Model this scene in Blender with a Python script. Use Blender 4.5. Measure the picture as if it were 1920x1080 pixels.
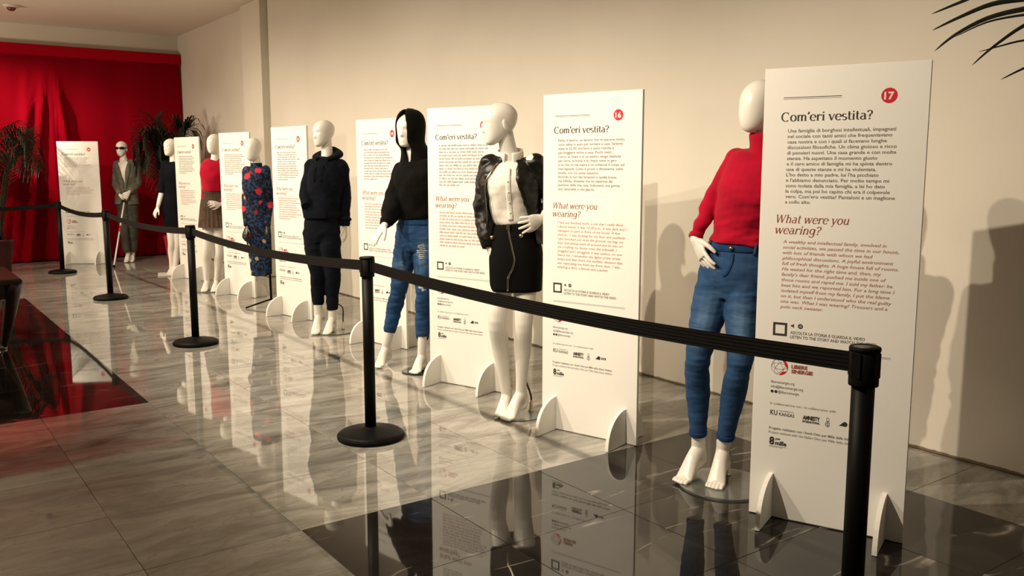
import bpy, bmesh, math, random
from mathutils import Vector, Matrix, noise

for o in list(bpy.data.objects):
    bpy.data.objects.remove(o, do_unlink=True)
SC = bpy.context.scene
COL = SC.collection
R = math.radians
PI = math.pi
SC.view_settings.view_transform = 'Standard'
SC.view_settings.look = 'None'
SC.view_settings.gamma = 1.0
SC.view_settings.use_curve_mapping = False
SC.view_settings.exposure = 0.0

# ------------------------------------------------------------------ camera
cam_d = bpy.data.cameras.new('camera')
cam_d.sensor_width = 36.0
cam_d.lens = 1650.0 / 1920.0 * 36.0
cam = bpy.data.objects.new('camera', cam_d)
cam.location = (0, 0, 1.41)
cam.rotation_euler = (R(90 - 7.799), 0, R(-35.888))
COL.objects.link(cam)
SC.camera = cam

# ------------------------------------------------------------------ world and lamps
wd = bpy.data.worlds.new('world')
SC.world = wd
wd.use_nodes = True
bgn = wd.node_tree.nodes['Background']
bgn.inputs[0].default_value = (1.0, 0.82, 0.61, 1)
bgn.inputs[1].default_value = 0.085

def spot(name, loc, target, energy, cone, blend=0.7, radius=0.02, color=(1.0, 0.845, 0.64)):
    d = bpy.data.lights.new(name, 'SPOT')
    d.energy = energy
    d.spot_size = R(cone)
    d.spot_blend = blend
    d.shadow_soft_size = radius
    d.color = color
    o = bpy.data.objects.new(name, d)
    o.location = loc
    v = Vector(target) - Vector(loc)
    o.rotation_euler = v.to_track_quat('-Z', 'Y').to_euler()
    COL.objects.link(o)
    return o

# a row of ceiling spotlights on a track, aimed at the display row
for sy, ty, en in ((2.56, 2.15, 350), (3.85, 3.75, 340), (5.15, 5.1, 350), (6.5, 6.5, 360), (8.0, 8.0, 330), (9.6, 9.8, 330), (11.0, 11.4, 250)):
    spot('display_spot', (0.25, sy, 3.08), (3.3, ty, 0.45 if sy < 5.5 else 0.62), en, 82 if sy < 5.5 else 88, 0.85)
spot('display_spot', (1.20, 10.6, 3.30), (2.75, 13.9, 1.0), 330, 66, 0.9)  # separate spot added off the track, lighting the board and suit by the curtain
spot('curtain_spot', (-0.20, 13.3, 3.35), (2.0, 14.86, 1.9), 760, 44, 1.0, 0.06)
# added out-of-view point light that fills the ceiling, end wall and curtain
ld = bpy.data.lights.new('fill_light', 'POINT'); ld.energy = 380; ld.shadow_soft_size = 0.22; ld.color = (1.0, 0.80, 0.58)
lo_ = bpy.data.objects.new('fill_light', ld); lo_.location = (-2.3, 12.2, 1.9); COL.objects.link(lo_)

# ------------------------------------------------------------------ material helpers
MATS = {}
def mat(name, color=(0.8, 0.8, 0.8), rough=0.5, spec=0.5, metal=0.0, **kw):
    m = bpy.data.materials.new(name)
    m.use_nodes = True
    b = m.node_tree.nodes['Principled BSDF']
    b.inputs['Base Color'].default_value = (*color, 1)
    b.inputs['Roughness'].default_value = rough
    b.inputs['Specular IOR Level'].default_value = spec
    b.inputs['Metallic'].default_value = metal
    for k, v in kw.items():
        b.inputs[k.replace('_', ' ')].default_value = v
    MATS[name] = m
    return m, m.node_tree, b

def nd(nt, typ, **kw):
    n = nt.nodes.new(typ)
    for k, v in kw.items():
        setattr(n, k, v)
    return n

def ramp(nt, fac, stops, interp='LINEAR'):
    r = nd(nt, 'ShaderNodeValToRGB')
    r.color_ramp.interpolation = interp
    e = r.color_ramp.elements
    while len(e) < len(stops):
        e.new(0.5)
    for i, (p, c) in enumerate(stops):
        e[i].position = p
        e[i].color = (*c, 1) if len(c) == 3 else c
    nt.links.new(fac, r.inputs[0])
    return r.outputs[0]

def mix(nt, fac, a, b, mode='MIX'):
    n = nd(nt, 'ShaderNodeMix', data_type='RGBA', blend_type=mode)
    if isinstance(fac, (int, float)):
        n.inputs[0].default_value = fac
    else:
        nt.links.new(fac, n.inputs[0])
    for i, s in ((6, a), (7, b)):
        if isinstance(s, tuple):
            n.inputs[i].default_value = (*s, 1)
        else:
            nt.links.new(s, n.inputs[i])
    return n.outputs[2]

def coords(nt, kind='Object', scale=(1, 1, 1), rot=(0, 0, 0), loc=None):
    tc = nd(nt, 'ShaderNodeTexCoord')
    mp = nd(nt, 'ShaderNodeMapping')
    mp.inputs['Scale'].default_value = scale
    mp.inputs['Rotation'].default_value = rot
    nt.links.new(tc.outputs[kind], mp.inputs['Vector'])
    if loc is not None:
        nt.links.new(loc, mp.inputs['Location'])
    return mp.outputs[0]

def noise_t(nt, vec, scale, detail=4, rough=0.55, dist=0.0):
    n = nd(nt, 'ShaderNodeTexNoise')
    n.inputs['Scale'].default_value = scale
    n.inputs['Detail'].default_value = detail
    n.inputs['Roughness'].default_value = rough
    n.inputs['Distortion'].default_value = dist
    nt.links.new(vec, n.inputs['Vector'])
    return n.outputs[0]

def bump(nt, b, h, strength, dist=0.01):
    n = nd(nt, 'ShaderNodeBump')
    n.inputs['Strength'].default_value = strength
    n.inputs['Distance'].default_value = dist
    nt.links.new(h, n.inputs['Height'])
    nt.links.new(n.outputs[0], b.inputs['Normal'])

def rand_offset(nt):
    oi = nd(nt, 'ShaderNodeObjectInfo')
    mu = nd(nt, 'ShaderNodeVectorMath', operation='SCALE')
    co = nd(nt, 'ShaderNodeCombineXYZ')
    nt.links.new(oi.outputs['Random'], co.inputs[0])
    nt.links.new(oi.outputs['Random'], co.inputs[1])
    nt.links.new(co.outputs[0], mu.inputs[0])
    mu.inputs['Scale'].default_value = 37.0
    return mu.outputs[0], oi.outputs['Random']

# ------------------------------------------------------------------ materials
m, nt, b = mat('plaster', (0.80, 0.75, 0.66), 0.85, 0.2)
v = coords(nt)
n1 = noise_t(nt, v, 0.8, 4)
n2 = noise_t(nt, v, 60, 3)
c = ramp(nt, n1, [(0.3, (0.67, 0.625, 0.545)), (0.7, (0.72, 0.675, 0.59))])
sx = nd(nt, 'ShaderNodeSeparateXYZ'); tc = nd(nt, 'ShaderNodeTexCoord')
nt.links.new(tc.outputs['Object'], sx.inputs[0])
n3 = noise_t(nt, v, 14, 5, 0.7)
ad = nd(nt, 'ShaderNodeMath', operation='MULTIPLY_ADD')       # ragged dirt line along the foot of the wall
nt.links.new(n3, ad.inputs[0]); ad.inputs[1].default_value = -0.022
nt.links.new(sx.outputs[2], ad.inputs[2])
dm = ramp(nt, ad.outputs[0], [(0.0, (1, 1, 1)), (0.004, (0, 0, 0))])
nt.links.new(mix(nt, dm, c, (0.20, 0.15, 0.10)), b.inputs['Base Color'])
bump(nt, b, n2, 0.08, 0.003)

mat('ceiling_paint', (0.84, 0.77, 0.67), 0.9, 0.15)
mat('grout', (0.17, 0.145, 0.115), 0.7, 0.3)

m, nt, b = mat('grey_marble', (0.5, 0.5, 0.5), 0.03, 0.8)
off, rnd = rand_offset(nt)
v = coords(nt, 'Object', (1.6, 5.5, 1.0), (0, 0, R(-20)), off)
n1 = noise_t(nt, v, 1.1, 8, 0.62, 1.1)
c = ramp(nt, n1, [(0.28, (0.125, 0.117, 0.098)), (0.42, (0.235, 0.226, 0.198)), (0.55, (0.345, 0.335, 0.300)), (0.74, (0.45, 0.437, 0.395))])
v2 = coords(nt, 'Object', (1.0, 3.2, 1.0), (0, 0, R(-34)), off)
n2 = noise_t(nt, v2, 2.2, 4, 0.5, 1.6)
vein = ramp(nt, n2, [(0.485, (0, 0, 0)), (0.503, (1, 1, 1)), (0.522, (0, 0, 0))])
c = mix(nt, vein, c, (0.24, 0.22, 0.195))
tone = ramp(nt, rnd, [(0.0, (0.88, 0.88, 0.88)), (1.0, (1.06, 1.05, 1.04))])
nt.links.new(mix(nt, 1.0, c, tone, 'MULTIPLY'), b.inputs['Base Color'])
v3 = coords(nt, 'Object', (1, 1, 1), (0, 0, 0), off)
bump(nt, b, noise_t(nt, v3, 2.5, 1), 0.006, 0.02)

m, nt, b = mat('black_marble', (0.02, 0.018, 0.016), 0.03, 0.48)
off, rnd = rand_offset(nt)
v = coords(nt, 'Object', (1, 1, 1), (0, 0, 0), off)
n1 = noise_t(nt, v, 2.0, 6, 0.6, 1.2)
c = ramp(nt, n1, [(0.35, (0.012, 0.010, 0.009)), (0.7, (0.035, 0.031, 0.027))])
v2 = coords(nt, 'Object', (0.35, 2.2, 1.0), (0, 0, R(-52)), off)
n2 = noise_t(nt, v2, 1.3, 2, 0.45, 0.35)
vein = ramp(nt, n2, [(0.4955, (0, 0, 0)), (0.5, (1, 1, 1)), (0.5045, (0, 0, 0))])
n4 = noise_t(nt, v, 4.0, 3)
brk = ramp(nt, n4, [(0.50, (0, 0, 0)), (0.66, (0.8, 0.8, 0.8))])
c = mix(nt, mix(nt, 1.0, vein, brk, 'MULTIPLY'), c, (0.42, 0.38, 0.32))
nt.links.new(c, b.inputs['Base Color'])
bump(nt, b, noise_t(nt, v, 3.0, 2), 0.006, 0.02)

m, nt, b = mat('red_cloth', (0.38, 0.0006, 0.012), 0.85, 0.06)
v = coords(nt, 'Object', (1, 1, 1))
bump(nt, b, noise_t(nt, v, 180, 2), 0.15, 0.002)

mat('board_white', (0.86, 0.84, 0.79), 0.55, 0.3)
mat('board_edge', (0.55, 0.52, 0.46), 0.7, 0.2)
mat('ink_dark', (0.05, 0.043, 0.036), 0.6, 0.2)
mat('ink_grey', (0.16, 0.14, 0.12), 0.6, 0.2)
mat('ink_brown', (0.30, 0.085, 0.055), 0.6, 0.2)
mat('ink_pink', (0.42, 0.17, 0.13), 0.6, 0.2)
mat('badge_red', (0.62, 0.012, 0.03), 0.5, 0.3)
mat('badge_white', (0.85, 0.75, 0.72), 0.5, 0.3)

m, nt, b = mat('black_powder_coat', (0.0035, 0.0032, 0.003), 0.5, 0.14)
bump(nt, b, noise_t(nt, coords(nt), 240, 2), 0.12, 0.001)
mat('black_rubber', (0.003, 0.0028, 0.0026), 0.65, 0.12)
mat('cap_grey', (0.10, 0.095, 0.085), 0.55, 0.4)
m, nt, b = mat('belt_webbing', (0.003, 0.003, 0.003), 0.7, 0.12)
sx = nd(nt, 'ShaderNodeSeparateXYZ'); tc = nd(nt, 'ShaderNodeTexCoord')
nt.links.new(tc.outputs['UV'], sx.inputs[0])
wv = nd(nt, 'ShaderNodeMath', operation='SINE'); mu = nd(nt, 'ShaderNodeMath', operation='MULTIPLY')
mu.inputs[1].default_value = 6.283 * 5
nt.links.new(sx.outputs[1], mu.inputs[0]); nt.links.new(mu.outputs[0], wv.inputs[0])
c = ramp(nt, wv.outputs[0], [(0.35, (0.0022, 0.002, 0.0018)), (0.9, (0.007, 0.006, 0.004))])
nt.links.new(c, b.inputs['Base Color'])
bump(nt, b, wv.outputs[0], 0.25, 0.002)

mat('mannequin_white', (0.80, 0.765, 0.70), 0.33, 0.45)
mat('mannequin_black', (0.012, 0.012, 0.012), 0.35, 0.5)

def cloth(name, color, rough=0.85, scale=300, strength=0.25, var=0.25, sheen=0.0):
    m, nt, b = mat(name, color, rough, 0.1, Sheen_Weight=sheen)
    v = coords(nt)
    n1 = noise_t(nt, v, 9, 3)
    lo = tuple(x * (1 - var) for x in color); hi = tuple(min(1, x * (1 + var)) for x in color)
    nt.links.new(ramp(nt, n1, [(0.3, lo), (0.7, hi)]), b.inputs['Base Color'])
    bump(nt, b, noise_t(nt, v, scale, 2), strength, 0.002)
    return m
cloth('red_knit', (0.39, 0.002, 0.022), 0.82, 260, 0.4, 0.12, 0.1)
cloth('navy_fleece', (0.0030, 0.0042, 0.0085), 0.9, 260, 0.3, 0.25, 0.03)
cloth('black_fleece', (0.0032, 0.0028, 0.0024), 0.9, 260, 0.3, 0.25, 0.03)
cloth('grey_tweed', (0.14, 0.126, 0.10), 0.9, 200, 0.5, 0.35)
cloth('grey_trouser', (0.065, 0.06, 0.048), 0.9, 200, 0.4, 0.3)
cloth('navy_dress', (0.0035, 0.0042, 0.007), 0.85, 200, 0.3, 0.2)
cloth('brown_wool', (0.085, 0.055, 0.038), 0.9, 220, 0.4, 0.3)
cloth('white_cotton', (0.82, 0.78, 0.71), 0.75, 200, 0.25, 0.05)
cloth('black_skirt', (0.0022, 0.002, 0.0018), 0.8, 200, 0.3, 0.2)

m, nt, b = mat('black_leather', (0.0045, 0.004, 0.0035), 0.36, 0.4)
v = coords(nt)
vo = nd(nt, 'ShaderNodeTexVoronoi'); vo.inputs['Scale'].default_value = 220
nt.links.new(v, vo.inputs['Vector'])
bump(nt, b, vo.outputs[0], 0.25, 0.002)

def denim(name):
    m, nt, b = mat(name, (0.05, 0.1, 0.2), 0.85, 0.2)
    v = coords(nt)
    at = nd(nt, 'ShaderNodeAttribute'); at.attribute_name = 'fade'
    n1 = noise_t(nt, v, 14, 5, 0.65)
    n2 = noise_t(nt, coords(nt, 'Object', (1, 1, 6)), 12, 3, 0.6, 0.5)
    base = ramp(nt, n1, [(0.3, (0.006, 0.030, 0.095)), (0.7, (0.016, 0.062, 0.17))])
    fd = nd(nt, 'ShaderNodeMath', operation='MULTIPLY')
    r2 = ramp(nt, n2, [(0.25, (0.35, 0.35, 0.35)), (0.75, (1, 1, 1))])
    nt.links.new(at.outputs['Fac'], fd.inputs[0]); nt.links.new(r2, fd.inputs[1])
    c = mix(nt, fd.outputs[0], base, (0.14, 0.26, 0.43))
    nt.links.new(c, b.inputs['Base Color'])
    bump(nt, b, noise_t(nt, v, 320, 2), 0.35, 0.002)
    return m
denim('blue_denim')
mat('denim_seam', (0.035, 0.055, 0.10), 0.85, 0.2)
mat('worn_denim', (0.42, 0.44, 0.46), 0.9, 0.2)

m, nt, b = mat('floral_print', (0.01, 0.01, 0.02), 0.8, 0.2)
v = coords(nt)
n1 = noise_t(nt, v, 34, 3, 0.6, 0.6)
c = ramp(nt, n1, [(0.47, (0.006, 0.006, 0.010)), (0.55, (0.018, 0.045, 0.12)), (0.68, (0.028, 0.065, 0.16))])
def dots(c, scale, rad, thr, col, w):
    vo = nd(nt, 'ShaderNodeTexVoronoi'); vo.inputs['Scale'].default_value = scale
    mp = coords(nt, 'Object', (1, 1, 1), (w, w * 2, w * 3))
    wn = nd(nt, 'ShaderNodeTexNoise'); wn.inputs['Scale'].default_value = 45
    wa = nd(nt, 'ShaderNodeVectorMath', operation='MULTIPLY_ADD'); wa.inputs[1].default_value = (0.035, 0.035, 0.035)
    nt.links.new(mp, wn.inputs['Vector']); nt.links.new(wn.outputs['Color'], wa.inputs[0]); nt.links.new(mp, wa.inputs[2])
    nt.links.new(wa.outputs[0], vo.inputs['Vector'])
    d = ramp(nt, vo.outputs['Distance'], [(rad, (1, 1, 1)), (rad * 1.25, (0, 0, 0))])
    sp = nd(nt, 'ShaderNodeSeparateColor'); nt.links.new(vo.outputs['Color'], sp.inputs[0])
    t = nd(nt, 'ShaderNodeMath', operation='LESS_THAN'); t.inputs[1].default_value = thr
    nt.links.new(sp.outputs[0], t.inputs[0])
    f = nd(nt, 'ShaderNodeMath', operation='MULTIPLY')
    nt.links.new(d, f.inputs[0]); nt.links.new(t.outputs[0], f.inputs[1])
    return mix(nt, f.outputs[0], c, col)
c = dots(c, 12, 0.26, 0.30, (0.50, 0.36, 0.22), 0.3)
c = dots(c, 12, 0.26, 0.24, (0.25, 0.02, 0.02), 1.1)
c = dots(c, 9.5, 0.28, 0.20, (0.62, 0.03, 0.06), 0.7)
nt.links.new(c, b.inputs['Base Color'])

mat('chrome', (0.62, 0.58, 0.50), 0.18, 0.5, 1.0)
mat('dark_steel', (0.06, 0.055, 0.05), 0.3, 0.5, 0.8)
mat('brass', (0.62, 0.46, 0.26), 0.28, 0.5, 1.0)
m, nt, b = mat('base_glass', (0.80, 0.84, 0.82), 0.01, 0.5, Transmission_Weight=0.94, IOR=1.45)
mat('gloss_black', (0.008, 0.008, 0.008), 0.12, 0.6)
mat('cane_white', (0.82, 0.80, 0.76), 0.4, 0.4)
mat('cane_red', (0.55, 0.01, 0.02), 0.4, 0.4)
mat('base_ivory', (0.70, 0.66, 0.58), 0.4, 0.4)

m, nt, b = mat('palm_leaf', (0.018, 0.024, 0.012), 0.42, 0.45)
n1 = noise_t(nt, coords(nt), 30, 3)
nt.links.new(ramp(nt, n1, [(0.3, (0.006, 0.008, 0.004)), (0.7, (0.016, 0.020, 0.010))]), b.inputs['Base Color'])
mat('palm_stem', (0.035, 0.035, 0.018), 0.6, 0.3)
mat('red_pot', (0.36, 0.006, 0.015), 0.35, 0.45)
mat('dark_pot', (0.045, 0.004, 0.004), 0.4, 0.4)
mat('soil', (0.02, 0.014, 0.01), 0.95, 0.1)
m, nt, b = mat('dark_wood', (0.03, 0.013, 0.008), 0.28, 0.5)
n1 = noise_t(nt, coords(nt, 'Object', (1.5, 14, 14)), 4, 4, 0.6, 0.4)
nt.links.new(ramp(nt, n1, [(0.3, (0.014, 0.007, 0.005)), (0.7, (0.045, 0.018, 0.010))]), b.inputs['Base Color'])
mat('detector_body', (0.40, 0.20, 0.16), 0.5, 0.4)
mat('detector_lens', (0.16, 0.03, 0.03), 0.2, 0.5)
mat('lens_dark', (0.004, 0.004, 0.004), 0.1, 0.6)

# ------------------------------------------------------------------ object helpers
def link(name, me, material=None, parent=None, loc=None, rot=None):
    o = bpy.data.objects.new(name, me)
    COL.objects.link(o)
    if material and me is not None and not me.materials:
        me.materials.append(MATS[material])
    if parent is not None:
        o.parent = parent
    if loc is not None:
        o.location = loc
    if rot is not None:
        o.rotation_euler = rot
    return o

def empty(name, loc, rz=0.0):
    o = bpy.data.objects.new(name, None)
    COL.objects.link(o)
    o.location = loc
    o.rotation_euler = (0, 0, rz)
    o.empty_display_size = 0.1
    return o

def tag(o, label, cat, group=None):
    o['label'] = label
    o['category'] = cat
    if group:
        o['group'] = group
    return o

def struct(o, label=None, cat=None):
    o['kind'] = 'structure'
    if label:
        o['label'] = label
        o['category'] = cat
    return o

def mesh_of(bm, name, smooth=True):
    me = bpy.data.meshes.new(name)
    bmesh.ops.recalc_face_normals(bm, faces=bm.faces[:])
    bm.to_mesh(me)
    bm.free()
    if smooth:
        for p in me.polygons:
            p.use_smooth = True
    return me

def box(bm, x0, x1, y0, y1, z0, z1):
    vs = [bm.verts.new((x, y, z)) for x in (x0, x1) for y in (y0, y1) for z in (z0, z1)]
    for f in ((0, 1, 3, 2), (4, 6, 7, 5), (0, 4, 5, 1), (2, 3, 7, 6), (0, 2, 6, 4), (1, 5, 7, 3)):
        bm.faces.new([vs[i] for i in f])
    return vs

def bevel_box(x0, x1, y0, y1, z0, z1, r=0.004, seg=2, name='box'):
    bm = bmesh.new()
    box(bm, x0, x1, y0, y1, z0, z1)
    bmesh.ops.bevel(bm, geom=bm.edges[:], offset=r, segments=seg, affect='EDGES')
    return mesh_of(bm, name, False)

def lathe(bm, prof, seg=32, cx=0, cy=0):
    rings = []
    for r, z in prof:
        if r < 1e-5:
            rings.append([bm.verts.new((cx, cy, z))])
        else:
            rings.append([bm.verts.new((cx + r * math.cos(2 * PI * i / seg), cy + r * math.sin(2 * PI * i / seg), z)) for i in range(seg)])
    for a, b_ in zip(rings, rings[1:]):
        for i in range(seg):
            j = (i + 1) % seg
            if len(a) == 1 and len(b_) == 1:
                continue
            if len(a) == 1:
                bm.faces.new((a[0], b_[i], b_[j]))
            elif len(b_) == 1:
                bm.faces.new((a[i], b_[0], a[j]))
            else:
                bm.faces.new((a[i], b_[i], b_[j], a[j]))
    for ring, fl in ((rings[0], True), (rings[-1], False)):
        if len(ring) > 1:
            bm.faces.new(ring)

def cat(pts, n):
    """Catmull-Rom through pts (Vectors of any size), n steps per span."""
    P = [pts[0]] + list(pts) + [pts[-1]]
    out = []
    for i in range(1, len(P) - 2):
        p0, p1, p2, p3 = P[i - 1], P[i], P[i + 1], P[i + 2]
        for k in range(n):
            t = k / n
            out.append(0.5 * ((2 * p1) + (p2 - p0) * t + (2 * p0 - 5 * p1 + 4 * p2 - p3) * t * t + (3 * p1 - p0 - 3 * p2 + p3) * t ** 3))
    out.append(pts[-1].copy())
    return out

def tube(bm, pts, rad, seg=16, ref=None, n=3, fn=None):
    """closed tube; rad = list of r or (side, front) half sizes; fn(ang, s) scales radius"""
    pts = [Vector(p) for p in pts]
    rr = [Vector((r, r)) if isinstance(r, (int, float)) else Vector(r) for r in rad]
    if n > 1:
        path = cat(pts, n); rs = cat(rr, n)
    else:
        path, rs = pts, rr
    N = len(path)
    rings = []
    side = None
    for i, p in enumerate(path):
        t = (path[min(i + 1, N - 1)] - path[max(i - 1, 0)]).normalized()
        if ref is not None:
            s = Vector(ref)
        elif side is None:
            s = Vector((1, 0, 0)) if abs(t.x) < 0.8 else Vector((0, 1, 0))
        else:
            s = side
        s = (s - t * s.dot(t)).normalized()
        side = s
        f = t.cross(s)
        a, b_ = max(rs[i][0], 1e-4), max(rs[i][1], 1e-4)
        ring = []
        for k in range(seg):
            an = 2 * PI * k / seg
            q = fn(an, i / (N - 1)) if fn else 1.0
            ring.append(bm.verts.new(p + s * (a * q * math.cos(an)) + f * (b_ * q * math.sin(an))))
        rings.append(ring)
    for a, b_ in zip(rings, rings[1:]):
        for k in range(seg):
            j = (k + 1) % seg
            bm.faces.new((a[k], a[j], b_[j], b_[k]))
    for ring, e in ((rings[0], path[0]), (rings[-1], path[-1])):
        c = bm.verts.new(e)
        for k in range(seg):
            bm.faces.new((ring[k], ring[(k + 1) % seg], c))
    return rings

def ball(bm, c, r, seg=12, rings=8):
    if isinstance(r, (int, float)):
        r = (r, r, r)
    M = Matrix.Translation(Vector(c)) @ Matrix.Diagonal((r[0], r[1], r[2], 1))
    bmesh.ops.create_uvsphere(bm, u_segments=seg, v_segments=rings, radius=1.0, matrix=M)

def remesh(bm, voxel, smooth=3, name='blob', factor=0.5):
    """union of the closed pieces in bm as one smooth skin"""
    bmesh.ops.recalc_face_normals(bm, faces=bm.faces[:])
    me0 = bpy.data.meshes.new('tmp')
    bm.to_mesh(me0); bm.free()
    ob = bpy.data.objects.new('tmp', me0)
    COL.objects.link(ob)
    md = ob.modifiers.new('r', 'REMESH'); md.mode = 'VOXEL'; md.voxel_size = voxel
    if smooth:
        ms = ob.modifiers.new('s', 'SMOOTH'); ms.factor = factor; ms.iterations = smooth
    dg = bpy.context.evaluated_depsgraph_get()
    me = bpy.data.meshes.new_from_object(ob.evaluated_get(dg))
    me.name = name
    bpy.data.objects.remove(ob, do_unlink=True)
    bpy.data.meshes.remove(me0)
    for p in me.polygons:
        p.use_smooth = True
    return me

def wrinkle(me, amp, freq=(7, 7, 16), seed=0.0, amp2=0.0, zone=None):
    cs = [(v.co.copy(), v.normal.copy()) for v in me.vertices]
    flat = []
    for p, nn in cs:
        q = Vector((p.x * freq[0] + seed, p.y * freq[1] + seed * 1.7, p.z * freq[2] - seed))
        d = noise.noise(q) * amp
        if amp2:
            d += noise.noise(q * 2.3) * amp2
        if zone:
            d *= zone(p)
        flat.extend(p + nn * d)
    me.vertices.foreach_set('co', flat)
    me.update()

# ------------------------------------------------------------------ setting
T = 0.585
X0, Y0 = 1.26, 3.15
WX = 4.19            # plane of the long display wall
YB = 15.0            # plane of the far wall
CZ = 3.5             # ceiling height

bm = bmesh.new(); box(bm, -4.5, WX + 0.2, -3.5, YB + 0.2, -0.12, -0.006)
floor = struct(link('floor', mesh_of(bm, 'floor', False), 'grout'), 'polished floor of grey marble tiles with two black marble fields', 'floor')
def tile_mesh(name, material):
    me = bevel_box(-T / 2 + 0.0010, T / 2 - 0.0010, -T / 2 + 0.0010, T / 2 - 0.0010, -0.012, 0.0, 0.0008, 1, name)
    me.materials.append(MATS[material])
    return me
tile_grey, tile_black = tile_mesh('tile_grey', 'grey_marble'), tile_mesh('tile_black', 'black_marble')
rnd = random.Random(5)
for ix in range(-5, 5):
    for iy in range(-5, 20):
        x, y = X0 + (ix + 0.5) * T, Y0 + (iy + 0.5) * T
        dark = (0 <= ix < 4 and iy < 0) or (ix < 0 and 4 <= iy < 13)
        o = bpy.data.objects.new('tile', tile_black if dark else tile_grey)
        COL.objects.link(o)
        o.parent = floor
        o.location = (x, y, rnd.uniform(-0.0004, 0.0))
        a = 0.0009 if dark else 0.0014
        o.rotation_euler = (rnd.uniform(-a, a), rnd.uniform(-a, a), rnd.choice((0, PI)))

bm = bmesh.new(); box(bm, WX, WX + 0.15, -3.5, YB + 0.15, 0.0, CZ)
struct(link('wall_right', mesh_of(bm, 'wall_right', False), 'plaster'), 'long cream plaster wall behind the display row', 'wall')
bm = bmesh.new(); box(bm, -4.5, WX, YB, YB + 0.15, 0.0, CZ)
struct(link('wall_far', mesh_of(bm, 'wall_far', False), 'plaster'), 'cream end wall behind the red curtain', 'wall')
bm = bmesh.new(); box(bm, -4.5, WX + 0.15, -3.5, YB + 0.15, CZ, CZ + 0.12)
struct(link('ceiling', mesh_of(bm, 'ceiling', False), 'ceiling_paint'), 'plain cream ceiling', 'ceiling')
struct(link('trim_1', bevel_box(WX - 0.10, WX + 0.02, 11.03, 11.72, 0.0, CZ - 0.002, 0.004, 1, 'pilaster'), 'plaster'), 'shallow cream pilaster on the display wall', 'pilaster')

# red curtain on the far wall
YC = 14.86
cur = empty('stage_curtain', (1.6, YC, 0))
tag(cur, 'tall red fabric curtain covering the far wall', 'curtain')
bm = bmesh.new()
nx, nz = 200, 60
xa, xb = -3.2, 4.165
grid = []
def fold(x, z):
    w = z / 3.06
    d = 0.018 * math.sin(x * 9.0 + 1.2 * math.sin(x * 2.3)) * (0.35 + 0.65 * (1 - w))
    d += 0.010 * math.sin(x * 23.0 + 2.0 * math.sin(x * 3.1)) * (1 - w)
    # gathered cloth: tension folds that fan out from a pinch near the top
    for (px, slope, amp, wd) in ((2.20, -0.13, 0.11, 0.055), (2.12, -0.24, 0.06, 0.05), (2.33, 0.10, 0.10, 0.05), (2.27, 0.0, 0.05, 0.04), (1.98, -0.12, 0.06, 0.06)):
        xc = px + slope * (2.85 - z)
        k = max(0.0, min(1.0, (2.95 - z) / 0.7))
        d += amp * k * math.exp(-((x - xc) / wd) ** 2)
    return d
for j in range(nz + 1):
    z = 0.012 + (3.06 - 0.012) * j / nz
    row = []
    for i in range(nx + 1):
        x = xa + (xb - xa) * i / nx
        row.append(bm.verts.new((x - 1.6, -fold(x, z), z)))
    grid.append(row)
for j in range(nz):
    for i in range(nx):
        bm.faces.new((grid[j][i], grid[j][i + 1], grid[j + 1][i + 1], grid[j + 1][i]))
bmesh.ops.solidify(bm, geom=bm.faces[:], thickness=0.004)
link('drape', mesh_of(bm, 'drape'), 'red_cloth', cur)
link('header_band', bevel_box(xa - 1.6, 4.175 - 1.6, -0.03, 0.03, 3.04, 3.20, 0.008, 2, 'header'), 'red_cloth', cur)

# detector on the ceiling near the curtain
det = empty('smoke_detector', (1.66, 13.4, CZ))
tag(det, 'small round ceiling detector above the red curtain', 'detector')
bm = bmesh.new(); lathe(bm, [(0.0, -0.03), (0.06, -0.032), (0.095, -0.022), (0.10, 0.0)], 28)
link('housing', mesh_of(bm, 'housing'), 'base_ivory', det)
bm = bmesh.new(); lathe(bm, [(0.0, -0.075), (0.03, -0.07), (0.052, -0.05), (0.056, -0.03)], 24)
link('sensor_dome', mesh_of(bm, 'sensor_dome'), 'detector_lens', det)

# ------------------------------------------------------------------ lettering
def txt(lines):
    """lines of (string, u, v, size, width or None, bold offset, shear) -> (verts, faces) flat in the u/v plane"""
    V, Fc = [], []
    for s, u, v, size, width, off, shear in lines:
        cu = bpy.data.curves.new('t', 'FONT')
        cu.body = s; cu.size = size; cu.resolution_u = 2; cu.offset = off; cu.shear = shear
        cu.fill_mode = 'FRONT'
        ob = bpy.data.objects.new('t', cu)
        me = ob.to_mesh()
        xs = [p.co.x for p in me.vertices]
        if xs:
            k = 1.0
            if width:
                k = width / max(1e-6, max(xs) - min(xs))
            x0 = min(xs)
            n0 = len(V)
            V += [(u + (p.co.x - x0) * k, v + p.co.y) for p in me.vertices]
            Fc += [[n0 + i for i in p.vertices] for p in me.polygons]
        ob.to_mesh_clear()
        bpy.data.objects.remove(ob)
        bpy.data.curves.remove(cu)
    return V, Fc

def flat_mesh(name, VF, y, material):
    V, Fc = VF
    me = bpy.data.meshes.new(name)
    me.from_pydata([(u, y, v) for u, v in V], [], Fc)
    me.materials.append(MATS[material])
    return me

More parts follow.
